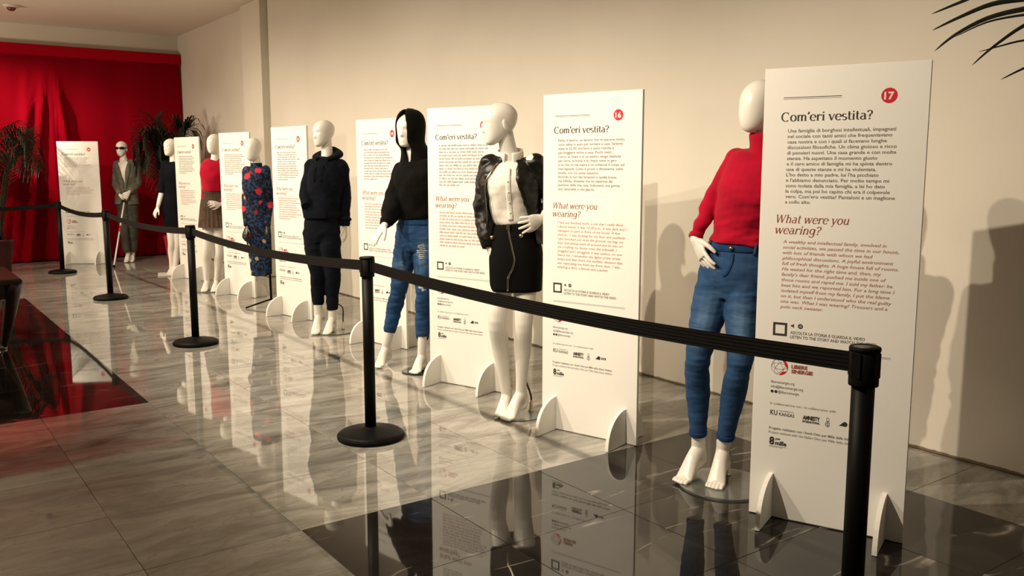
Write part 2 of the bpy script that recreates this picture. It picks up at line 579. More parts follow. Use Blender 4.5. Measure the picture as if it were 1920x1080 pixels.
# a small broad-nib serif alphabet for the two headlines
def arc(cx, cy, rx, ry, a0, a1, n=14):
    return [(cx + rx * math.cos(R(a0 + (a1 - a0) * i / n)), cy + ry * math.sin(R(a0 + (a1 - a0) * i / n))) for i in range(n + 1)]
def glyph(ch):
    """strokes (polylines) and serif rectangles, x-height 1"""
    S, B, w = [], [], 1.0
    sf = 0.20
    def foot(x, y=0.0, l=sf, r=sf):
        B.append((x - l, y, x + r, y + 0.075))
    def top(x, y, l=sf):
        B.append((x - l, y - 0.085, x, y))
    if ch == 'C':
        S.append(arc(0.72, 0.72, 0.60, 0.74, 48, 312, 26)); B.append((1.10, 0.98, 1.17, 1.42)); w = 1.42
    elif ch == 'W':
        S += [[(0.12, 1.42), (0.50, 0.0)], [(0.50, 0.0), (0.88, 1.42)], [(0.88, 1.42), (1.26, 0.0)], [(1.26, 0.0), (1.66, 1.42)]]
        B += [(-0.06, 1.36, 0.34, 1.43), (0.68, 1.36, 1.02, 1.43), (1.48, 1.36, 1.84, 1.43)]; w = 1.86
    elif ch == 'o':
        S.append(arc(0.50, 0.5, 0.40, 0.5, 0, 360, 26)); w = 1.03
    elif ch == 'e':
        S += [arc(0.50, 0.5, 0.40, 0.5, 4, 318, 24)]; B.append((0.12, 0.50, 0.90, 0.57)); w = 0.98
    elif ch in 'mn':
        xs = [0.24, 0.80, 1.36] if ch == 'm' else [0.24, 0.84]
        for i, x in enumerate(xs):
            S.append([(x, 0.0), (x, 1.0 if i == 0 else 0.68)]); foot(x)
            if i:
                S.append(arc((xs[i - 1] + x) / 2 + 0.02, 0.66, (x - xs[i - 1]) / 2 - 0.02, 0.33, 165, 0, 10))
        top(xs[0] + 0.05, 1.0); w = xs[-1] + 0.28
    elif ch == 'h':
        S += [[(0.24, 0.0), (0.24, 1.48)], [(0.84, 0.0), (0.84, 0.68)], arc(0.55, 0.66, 0.29, 0.33, 165, 0, 10)]
        foot(0.24); foot(0.84); top(0.29, 1.48); w = 1.12
    elif ch == 'u':
        S += [[(0.24, 1.0), (0.24, 0.34)], arc(0.53, 0.34, 0.29, 0.33, 180, 345, 10), [(0.84, 1.0), (0.84, 0.0)]]
        top(0.29, 1.0); top(0.89, 1.0); foot(0.88, 0, 0.0, 0.18); w = 1.12
    elif ch == 'r':
        S += [[(0.24, 0.0), (0.24, 1.0)], arc(0.60, 0.60, 0.34, 0.36, 160, 62, 8)]; foot(0.24); top(0.29, 1.0); B.append((0.66, 0.78, 0.86, 0.98)); w = 0.86
    elif ch == 'i':
        S.append([(0.24, 0.0), (0.24, 1.0)]); foot(0.24); top(0.29, 1.0); B.append((0.13, 1.2, 0.35, 1.44)); w = 0.50
    elif ch == 't':
        S += [[(0.28, 1.36), (0.28, 0.26)], arc(0.50, 0.26, 0.22, 0.24, 180, 300, 8)]; B.append((0.06, 0.92, 0.62, 1.0)); w = 0.68
    elif ch == 'v' or ch == 'y':
        S += [[(0.14, 1.0), (0.50, 0.0)], [(0.50, 0.0), (0.88, 1.0)]]; B += [(-0.04, 0.93, 0.36, 1.0), (0.70, 0.93, 1.04, 1.0)]
        if ch == 'y':
            S.append([(0.52, 0.05), (0.36, -0.38), (0.14, -0.44)])
        w = 1.02
    elif ch == 'w':
        S += [[(0.14, 1.0), (0.44, 0.0)], [(0.44, 0.0), (0.74, 1.0)], [(0.74, 1.0), (1.04, 0.0)], [(1.04, 0.0), (1.36, 1.0)]]
        B += [(-0.04, 0.93, 0.34, 1.0), (0.58, 0.93, 0.86, 1.0), (1.2, 0.93, 1.5, 1.0)]; w = 1.52
    elif ch == 's':
        S.append(arc(0.42, 0.74, 0.27, 0.24, 40, 250, 12) + arc(0.40, 0.25, 0.31, 0.25, 75, -140, 12)); w = 0.84
    elif ch == 'a':
        S += [[(0.74, 0.70), (0.74, 0.16), (0.92, 0.02)], arc(0.46, 0.70, 0.28, 0.29, 0, 150, 10), arc(0.44, 0.28, 0.32, 0.27, 40, 350, 16)]; w = 1.0
    elif ch == 'g':
        S += [arc(0.48, 0.55, 0.36, 0.44, 0, 360, 22), [(0.86, 1.0), (0.86, -0.15)], arc(0.50, -0.15, 0.36, 0.30, 0, -160, 10)]; w = 1.08
    elif ch == '?':
        S += [arc(0.42, 1.10, 0.32, 0.32, 170, -60, 14), [(0.52, 0.82), (0.42, 0.62), (0.42, 0.42)]]; B.append((0.30, 0.0, 0.54, 0.24)); w = 0.86
    elif ch == '’':
        S.append([(0.22, 1.48), (0.24, 1.30), (0.10, 1.06)]); w = 0.40
    elif ch == ' ':
        w = 0.50
    return S, B, w
def serif(s, u, v, xh, width, thick=0.25, thin=0.10, shear=0.0):
    V, Fc = [], []
    x = 0.0
    for ch in s:
        S, B, w = glyph(ch)
        for st in S:
            n0 = len(V)
            for i, (px, py) in enumerate(st):
                a, c = st[max(0, i - 1)], st[min(len(st) - 1, i + 1)]
                dx, dy = c[0] - a[0], c[1] - a[1]
                L = math.hypot(dx, dy) or 1
                wd = thin + (thick - thin) * min(1.0, abs(dy) / L) ** 1.3
                if dx * dy > 0 and ch in 'vwWy':
                    wd = thin * 1.2
                nx_, ny_ = -dy / L * wd / 2, dx / L * wd / 2
                V.append((x + px + nx_, py + ny_)); V.append((x + px - nx_, py - ny_))
                if i:
                    k = n0 + 2 * i
                    Fc.append([k - 2, k - 1, k + 1, k])
        for (a, b_, c, d) in B:
            n0 = len(V)
            V += [(x + a, b_), (x + c, b_), (x + c, d), (x + a, d)]
            Fc.append([n0, n0 + 1, n0 + 2, n0 + 3])
        x += w
    k = width / x
    return [(u + px * k + py * xh * shear, v + py * xh) for px, py in V], Fc
def join(*vf):
    V, Fc = [], []
    for a, f in vf:
        n0 = len(V)
        V += list(a); Fc += [[n0 + i for i in q] for q in f]
    return V, Fc
def rect(u0, v0, u1, v1):
    return [(u0, v0), (u1, v0), (u1, v1), (u0, v1)], [[0, 1, 2, 3]]
def disc(u, v, r, n=28, rx=None):
    return [(u + (rx or r) * math.cos(2 * PI * i / n), v + r * math.sin(2 * PI * i / n)) for i in range(n)], [list(range(n))]
def ring(u, v, rx, ry, w, a0=0, a1=360, rot=0, n=36):
    V, Fc = [], []
    for i in range(n + 1):
        a = R(a0 + (a1 - a0) * i / n)
        for k in (1, -1):
            px, py = (rx + k * w / 2) * math.cos(a), (ry + k * w / 2) * math.sin(a)
            V.append((u + px * math.cos(rot) - py * math.sin(rot), v + px * math.sin(rot) + py * math.cos(rot)))
        if i:
            Fc.append([2 * i - 2, 2 * i - 1, 2 * i + 1, 2 * i])
    return V, Fc
def scribble(rng, u, v, xh, length):
    """a row of tiny word shapes, for lines too small to be read"""
    V, Fc = [], []
    x = 0.0
    while x < length - 0.01:
        wl = min(rng.uniform(0.012, 0.045), length - x)
        t = 0.0
        while t < wl:
            h = xh * (1.5 if rng.random() < 0.2 else 1.0)
            n0 = len(V)
            V += [(u + x + t, v), (u + x + t + 0.0020, v), (u + x + t + 0.0020, v + h), (u + x + t, v + h)]
            Fc.append([n0, n0 + 1, n0 + 2, n0 + 3])
            if rng.random() < 0.55:
                yy = v + xh * rng.choice((0.0, 0.85, 0.45))
                n0 = len(V)
                V += [(u + x + t, yy), (u + x + t + 0.0048, yy), (u + x + t + 0.0048, yy + 0.0013), (u + x + t, yy + 0.0013)]
                Fc.append([n0, n0 + 1, n0 + 2, n0 + 3])
            t += 0.0042
        x += wl + 0.0075
    return V, Fc

BW, BH, BT = 0.585, 1.785, 0.018
FY = -BT / 2 - 0.0005
# parts of the print that all boards share
h1 = flat_mesh('headline_it', join(serif('Com’eri vestita?', 0.068, 1.585, 0.0225, 0.330)), FY, 'ink_dark')
h2 = flat_mesh('headline_en', join(serif('What were you', 0.060, 1.197, 0.0215, 0.275, shear=0.22, thick=0.21), serif('wearing?', 0.058, 1.1545, 0.0215, 0.174, shear=0.22, thick=0.21)), FY, 'ink_brown')
rule = flat_mesh('double_rule', join(rect(0.074, 1.6725, 0.287, 1.6748), rect(0.074, 1.6675, 0.287, 1.6687)), FY, 'ink_dark')
rule2 = flat_mesh('double_rule_low', join(rect(0.070, 0.7060, 0.507, 0.7073), rect(0.070, 0.7012, 0.507, 0.7022)), FY, 'ink_dark')
def rframe(u0, v0, u1, v1, w):
    return join(rect(u0, v0, u1, v0 + w), rect(u0, v1 - w, u1, v1), rect(u0, v0 + w, u0 + w, v1 - w), rect(u1 - w, v0 + w, u1, v1 - w))
frame_me = flat_mesh('code_frame', rframe(0.0690, 0.7510, 0.1240, 0.8040, 0.0090), FY, 'ink_dark')
icons = flat_mesh('icons', join(([(0.138, 0.792), (0.143, 0.792), (0.150, 0.787), (0.150, 0.803), (0.143, 0.798), (0.138, 0.798)], [[0, 1, 2, 3, 4, 5]]),
                                ring(0.1745, 0.795, 0.0072, 0.0072, 0.005), ([(0.172, 0.791), (0.179, 0.795), (0.172, 0.799)], [[0, 1, 2]])), FY, 'ink_dark')
listen = flat_mesh('listen_text', txt([('ASCOLTA LA STORIA E GUARDA IL VIDEO', 0.137, 0.7625, 0.0165, 0.277, 0.0003, 0), ('LISTEN TO THE STORY AND WATCH THE VIDEO', 0.137, 0.7455, 0.0165, 0.318, 0.0003, 0)]), FY, 'ink_grey')
emb_g = flat_mesh('emblem_lines', join(ring(0.101, 0.626, 0.032, 0.032, 0.0014), ring(0.097, 0.626, 0.014, 0.031, 0.0013, rot=0.5), ring(0.103, 0.623, 0.014, 0.030, 0.0013, rot=-0.7),
                                       ring(0.100, 0.628, 0.012, 0.030, 0.0013, rot=1.5)), FY, 'ink_grey')
def crescent(u, v, r, a0, a1, n=18):
    V, Fc = [], []
    for i in range(n + 1):
        a = R(a0 + (a1 - a0) * i / n)
        w = 0.010 * math.sin(PI * i / n) + 0.0012
        V += [(u + r * math.cos(a), v + r * math.sin(a)), (u + (r - w) * math.cos(a), v + (r - w) * math.sin(a))]
        if i:
            Fc.append([2 * i - 2, 2 * i - 1, 2 * i + 1, 2 * i])
    return V, Fc
emb_r = flat_mesh('emblem_crescent', join(crescent(0.101, 0.626, 0.0335, -18, 78), crescent(0.101, 0.626, 0.0335, -92, -28)), FY - 0.0002, 'badge_red')
emb_t = flat_mesh('emblem_text', txt([('LIBERE', 0.147, 0.6255, 0.0195, 0.062, 0.0011, 0), ('SINERGIE', 0.147, 0.6065, 0.0195, 0.083, 0.0011, 0)]), FY, 'ink_brown')
contact = flat_mesh('contact_text', join(txt([('liberesinergie.org', 0.070, 0.558, 0.0155, 0.092, 0, 0), ('info@liberesinergie.org', 0.070, 0.5385, 0.0155, 0.126, 0, 0), ('@liberesinergie', 0.0985, 0.519, 0.0155, 0.082, 0, 0)]),
                                         disc(0.0755, 0.5235, 0.0062), disc(0.0905, 0.5235, 0.0062)), FY, 'ink_dark')
PARTNER = [
    ('partner_caption', flat_mesh('partner_caption', txt([('In collaborazione con - In collaboration with', 0.070, 0.470, 0.0135, 0.252, 0, 0)]), FY, 'ink_grey')),
    ('university_mark', flat_mesh('university_mark', txt([('KU', 0.072, 0.4275, 0.029, 0.028, 0.0006, 0), ('KANSAS', 0.107, 0.4275, 0.0185, 0.060, 0.0003, 0), ('THE UNIVERSITY OF', 0.107, 0.4445, 0.007, 0.056, 0, 0)]), FY, 'ink_dark')),
    ('organisation_mark', flat_mesh('organisation_mark', txt([('AMNESTY', 0.199, 0.4270, 0.0215, 0.066, 0.0013, 0), ('INTERNATIONAL', 0.199, 0.4145, 0.0112, 0.066, 0.0006, 0)]), FY, 'ink_dark')),
    ('funding_lines', flat_mesh('funding_lines', txt([('Progetto realizzato con i fondi Otto per Mille della chiesa Valdese', 0.069, 0.368, 0.0145, 0.368, 0.0002, 0), ('Project realized with the Italian Otto per Mille della chiesa Valdese', 0.069, 0.3505, 0.0145, 0.368, 0, 0)]), FY, 'ink_grey')),
    ('grant_mark', flat_mesh('grant_mark', join(txt([('8', 0.072, 0.3050, 0.044, 0.021, 0.0018, 0), ('per', 0.097, 0.3265, 0.014, 0.020, 0.0004, 0), ('mille', 0.096, 0.3055, 0.0235, 0.045, 0.0010, 0)]), rect(0.072, 0.2985, 0.141, 0.2998), rect(0.072, 0.2945, 0.126, 0.2955)), FY, 'ink_dark')),
    ('candle_mark', flat_mesh('candle_mark', join(ring(0.2945, 0.438, 0.0045, 0.0085, 0.0016), rect(0.2935, 0.409, 0.2955, 0.434), ring(0.2945, 0.421, 0.0085, 0.0105, 0.0014, 20, 340), ring(0.2945, 0.420, 0.0078, 0.0045, 0.0013, rot=0.4)), FY, 'ink_dark')),
    ('leaf_mark', flat_mesh('leaf_mark', join(disc(0.358, 0.4295, 0.0095), ([(0.336, 0.4215), (0.351, 0.4215), (0.361, 0.4405), (0.350, 0.4345)], [[0, 1, 2, 3]]), rframe(0.373, 0.423, 0.380, 0.435, 0.003), rframe(0.383, 0.423, 0.390, 0.435, 0.003), rframe(0.393, 0.423, 0.400, 0.435, 0.003)), FY, 'ink_dark'))]

IT17 = ['Una famiglia di borghesi intellettuali, impegnati', 'nel sociale con tanti amici che frequentavano', 'casa nostra e con i quali si facevano lunghe', 'discussioni filosofiche. Un clima gioioso e ricco', 'di pensieri nuovi. Una casa grande e con molte', 'stanze. Ha aspettato il momento giusto', 'e il caro amico di famiglia mi ha spinta dentro', 'una di queste stanze e mi ha violentata.', "L'ho detto a mio padre, lui l'ha picchiato", "e l'abbiamo denunciato. Per molto tempo mi", 'sono isolata dalla mia famiglia, a lei ho dato', 'la colpa, ma poi ho capito chi era il colpevole', "vero. Com'ero vestita? Pantaloni e un maglione", 'a collo alto.']
EN17 = ['A wealthy and intellectual family, involved in', 'social activities, we passed the time in our house,', 'with lots of friends with whom we had', 'philosophical discussions. A joyful environment', 'full of fresh thoughts. A huge house full of rooms.', 'He waited for the right time and, then, my', "family's dear friend, pushed me inside one of", 'those rooms and raped me. I told my father: he', 'beat him and we reported him. For a long time I', 'isolated myself from my family, I put the blame', 'on it, but then I understood who the real guilty', 'one was. What I was wearing? Trousers and a', 'polo neck sweater.']
IT16 = ['Finito il lavoro, un lavoro che mi piaceva molto,', 'sono salita in auto per tornare a casa. Saranno', 'state le 22.30, era buio e sono riuscita a', 'parcheggiare vicino a casa. Pochi metri...', 'Cerco le chiavi e in un attimo vengo sbattuta', 'per terra, la borsa e le chiavi, tutto in giro', 'e lui che mi sta sopra e mi schiaccia il corpo sul', 'marciapiede. Lotto e provo a dimenarmi, tutto', 'inutile, non mi sente nessuno.', 'Ricordo le luci dei lampioni e quella breve,', 'ma infinita, distanza che mi separava dal', 'portone della mia casa. Indossavo una gonna,', 'una camicetta e una giacca.']
EN16 = ['I had just finished work, a job that I really liked.', 'I drove home, it was 10.30 p.m., it was dark and I', 'managed to park in front of my house. A few', 'metres... I was looking for my keys and suddenly', 'I got knocked out onto the ground, my bag, my', 'keys everything went all around and he was on', 'me crushing my bones onto the sidewalk. I', 'wriggled and I struggled, it was useless, no one', 'heard me. I remember the lights of the street', 'lamps and that short, but endless, distance that', 'was separating me from my front door. I was', 'wearing a skirt, a blouse and a jacket.']
def para(lines, u, v, pitch, size, full, off, shear):
    cu = bpy.data.curves.new('t', 'FONT'); cu.body = lines[0]; cu.size = size
    ob = bpy.data.objects.new('t', cu); me = ob.to_mesh()
    xs = [p.co.x for p in me.vertices]; k = full / (max(xs) - min(xs))
    ob.to_mesh_clear(); bpy.data.objects.remove(ob); bpy.data.curves.remove(cu)
    VF = txt([(s, 0.0, v - i * pitch, size, None, off, shear) for i, s in enumerate(lines)])
    return [(u + a * k, b_) for a, b_ in VF[0]], VF[1]
def scrawl(seed, n, u, v, pitch, wmax, last):
    rng = random.Random(seed)
    return join(*[scribble(rng, u, v - i * pitch, 0.0085, last if i == n - 1 else wmax * rng.uniform(0.76, 1.0)) for i in range(n)])

# number on the badge, lower-left corner, heading in degrees, line counts, label
BOARDS = [
    (10, (2.225, 14.33), -33.0, 7, 6, 'white text board standing alone in front of the red curtain'),
    (11, (3.161, 11.66), -76.5, 11, 9, 'narrow-looking white text board between the dark dress and the red top mannequins'),
    (12, (3.155, 9.87), -76.0, 11, 9, 'white text board partly hidden by the floral dress mannequin'),
    (13, (3.115, 8.19), -79.0, 13, 10, 'white text board between the floral dress and the navy hoodie mannequins'),
    (14, (3.185, 6.52), -79.0, 12, 10, 'white text board behind the black hooded sweatshirt mannequin'),
    (15, (2.935, 4.978), -70.5, 13, 11, 'white text board beside the leather jacket mannequin, its badge behind the face'),
    (16, (2.892, 3.706), -72.9, 13, 12, 'white text board with red badge 16 between leather jacket and turtleneck mannequins'),
    (17, (2.836, 2.245), -67.6, 14, 13, 'nearest and largest white text board with red badge 17'),
]
panel_me = bevel_box(0, BW, -BT / 2, BT / 2, 0.004, BH, 0.0012, 1, 'panel')
def fin():
    bm = bmesh.new()
    n = 20
    prof = []
    for i in range(n + 1):
        a = PI * i / n
        prof.append((-0.182 * math.cos(a), 0.186 * math.sin(a) ** 0.85 if 0 < i < n else 0.0))
    prof = [(-0.182, 0.003)] + [(y, max(z, 0.02)) for y, z in prof] + [(0.182, 0.003)]
    fa = [bm.verts.new((-0.009, y, z)) for y, z in prof]
    fb = [bm.verts.new((0.009, y, z)) for y, z in prof]
    bm.faces.new(fa); bm.faces.new(fb[::-1])
    for i in range(len(prof)):
        j = (i + 1) % len(prof)
        bm.faces.new((fa[i], fb[i], fb[j], fa[j]))
    bmesh.ops.bevel(bm, geom=[e for e in bm.edges if len(e.link_faces) == 2 and abs(e.calc_face_angle(0)) > 1.2], offset=0.0015, segments=1, affect='EDGES')
    return mesh_of(bm, 'fin', False)
fin_me = fin()
for num, (bx_, by_), ang, nit, nen, lab in BOARDS:
    r = empty('text_board', (bx_, by_, 0), R(ang))
    tag(r, lab, 'board', 'text boards along the display row')
    pn = link('panel', panel_me, 'board_white', r)
    for x in (0.085, BW - 0.070):
        link('foot', fin_me, 'board_white', r, (x, 0, 0))
    link('headline', h1, None, pn)['label'] = 'black serif headline in Italian'
    link('headline', h2, None, pn)['label'] = 'reddish italic headline in English'
    link('rule', rule, None, pn); link('rule', rule2, None, pn)
    link('code_frame', frame_me, None, pn)
    link('icon_row', icons, None, pn); link('caption', listen, None, pn)
    link('emblem', emb_g, None, pn); link('emblem_arc', emb_r, None, pn); link('emblem_lettering', emb_t, None, pn)
    link('contact_lines', contact, None, pn)
    for nm, pm in PARTNER:
        link(nm, pm, None, pn)
    bd = link('badge', flat_mesh('badge', disc(0.451, 1.6675, 0.0275, 36), FY, 'badge_red'), None, pn)
    link('badge_number', flat_mesh('badge_number', txt([(str(num), 0.4335, 1.654, 0.037, 0.034, 0.0012, 0)]), FY - 0.0005, 'badge_white'), None, pn)
    if num == 17:
        a, e = para(IT17, 0.0955, 1.5425, 0.02080, 0.0185, 0.384, 0.0002, 0.0), para(EN17, 0.094, 1.118, 0.0213, 0.0180, 0.375, 0.0001, 0.22)
    elif num == 16:
        a, e = para(IT16, 0.0955, 1.5425, 0.02080, 0.0185, 0.395, 0.0002, 0.0), para(EN16, 0.094, 1.118, 0.0213, 0.0180, 0.395, 0.0001, 0.22)
    else:
        a, e = scrawl(num, nit, 0.0955, 1.5425, 0.0208, 0.39, 0.17), scrawl(num + 50, nen, 0.094, 1.118, 0.0213, 0.39, 0.2)
    link('paragraph', flat_mesh('paragraph_it', a, FY, 'ink_grey'), None, pn)['label'] = 'grey paragraph of Italian text'
    link('paragraph', flat_mesh('paragraph_en', e, FY, 'ink_pink'), None, pn)['label'] = 'pinkish italic paragraph of English text'

# ------------------------------------------------------------------ belt barrier
def stanchion(x, y, label):
    r = empty('belt_stanchion', (x, y, 0))
    tag(r, label, 'stanchion', 'black belt stanchions')
    bm = bmesh.new(); lathe(bm, [(0.0, 0.062), (0.032, 0.062), (0.036, 0.058), (0.06, 0.053), (0.10, 0.046), (0.14, 0.039), (0.160, 0.034), (0.168, 0.028), (0.1705, 0.020)][::-1], 48)
    link('base', mesh_of(bm, 'base'), 'black_powder_coat', r)
    bm = bmesh.new(); lathe(bm, [(0.165, 0.0005), (0.173, 0.002), (0.1755, 0.008), (0.1755, 0.020), (0.172, 0.024), (0.166, 0.025)], 48)
    link('base_ring', mesh_of(bm, 'base_ring'), 'black_rubber', r)
    bm = bmesh.new(); lathe(bm, [(0.029, 0.04), (0.029, 0.872)], 28)
    link('pole', mesh_of(bm, 'pole'), 'black_powder_coat', r)
    bm = bmesh.new(); lathe(bm, [(0.030, 0.853), (0.0368, 0.855), (0.0372, 0.862), (0.0372, 0.948), (0.0335, 0.950)], 32)
    h = link('belt_cassette', mesh_of(bm, 'belt_cassette'), 'black_rubber', r)
    for k in range(4):
        a = k * PI / 2
        bm = bmesh.new(); box(bm, -0.0125, 0.0125, -0.0384, -0.034, 0.878, 0.942)
        link('belt_slot', mesh_of(bm, 'belt_slot', False), 'black_rubber', h, None, (0, 0, a))
    bm = bmesh.new(); lathe(bm, [(0.0385, 0.945), (0.0395, 0.949), (0.0385, 0.955), (0.034, 0.957), (0.031, 0.9545)], 32)
    link('rim', mesh_of(bm, 'rim'), 'black_rubber', h)
    bm = bmesh.new(); lathe(bm, [(0.0, 0.9555), (0.031, 0.9550)], 28)
    link('cap', mesh_of(bm, 'cap'), 'cap_grey', h)
    return r
def belt(r, dx, dy, sag, zc=0.910, hh=0.0265):
    L = math.hypot(dx, dy)
    ux, uy = dx / L, dy / L
    bm = bmesh.new()
    uvl = bm.loops.layers.uv.new()
    n = 40
    rows = []
    for i in range(n + 1):
        t = i / n
        s = 0.036 + (L - 0.072) * t
        z = zc - sag * 4 * t * (1 - t)
        row = []
        for k in (-1, 1):
            ox, oy = -uy * 0.0012 * k, ux * 0.0012 * k
            row += [bm.verts.new((ux * s + ox, uy * s + oy, z - hh)), bm.verts.new((ux * s + ox, uy * s + oy, z + hh))]
        rows.append(row)
    def face(vs, ts):
        f = bm.faces.new(vs)
        for lp, t in zip(f.loops, ts):
            lp[uvl].uv = t
    for i in range(n):
        a, b_ = rows[i], rows[i + 1]
        q = ((i / n, 0), ((i + 1) / n, 0), ((i + 1) / n, 1), (i / n, 1))
        face((a[0], b_[0], b_[1], a[1]), q)
        face((a[2], b_[2], b_[3], a[3]), q)
        face((a[1], b_[1], b_[3], a[3]), q)
        face((a[0], b_[0], b_[2], a[2]), q)
    for row in (rows[0], rows[-1]):
        face((row[0], row[1], row[3], row[2]), ((0, 0), (0, 1), (0, 1), (0, 0)))
    link('belt', mesh_of(bm, 'belt', False), 'belt_webbing', r)['label'] = 'black retractable belt'
    bm = bmesh.new(); s = L - 0.045
    vs = box(bm, -0.010, 0.010, -0.004, 0.004, -0.029, 0.029)
    ob = link('belt_clip', mesh_of(bm, 'belt_clip', False), 'black_rubber', r, (ux * s, uy * s, zc), (0, 0, math.atan2(uy, ux)))
ST = [(2.03, 1.262, 'nearest black belt stanchion, cropped by the bottom edge, beside the largest text board'),
      (2.03, 4.075, 'black belt stanchion in the middle, its round base fully in view'),
      (2.02, 7.14, 'black belt stanchion standing in front of the narrow-looking text board'),
      (2.01, 10.2, 'second-farthest black belt stanchion, beside the white cane'),
      (2.00, 13.1, 'farthest black belt stanchion, standing before the lone board at the curtain')]
posts = [stanchion(*a) for a in ST]
for i in range(4):
    belt(posts[i], ST[i + 1][0] - ST[i][0], ST[i + 1][1] - ST[i][1], (0.035, 0.045, 0.04, 0.05)[i])
corner = stanchion(-0.75, 13.05, 'black belt stanchion at the turn of the barrier, beyond the left palm')
belt(posts[4], -0.75 - 2.00, -0.05, 0.05)

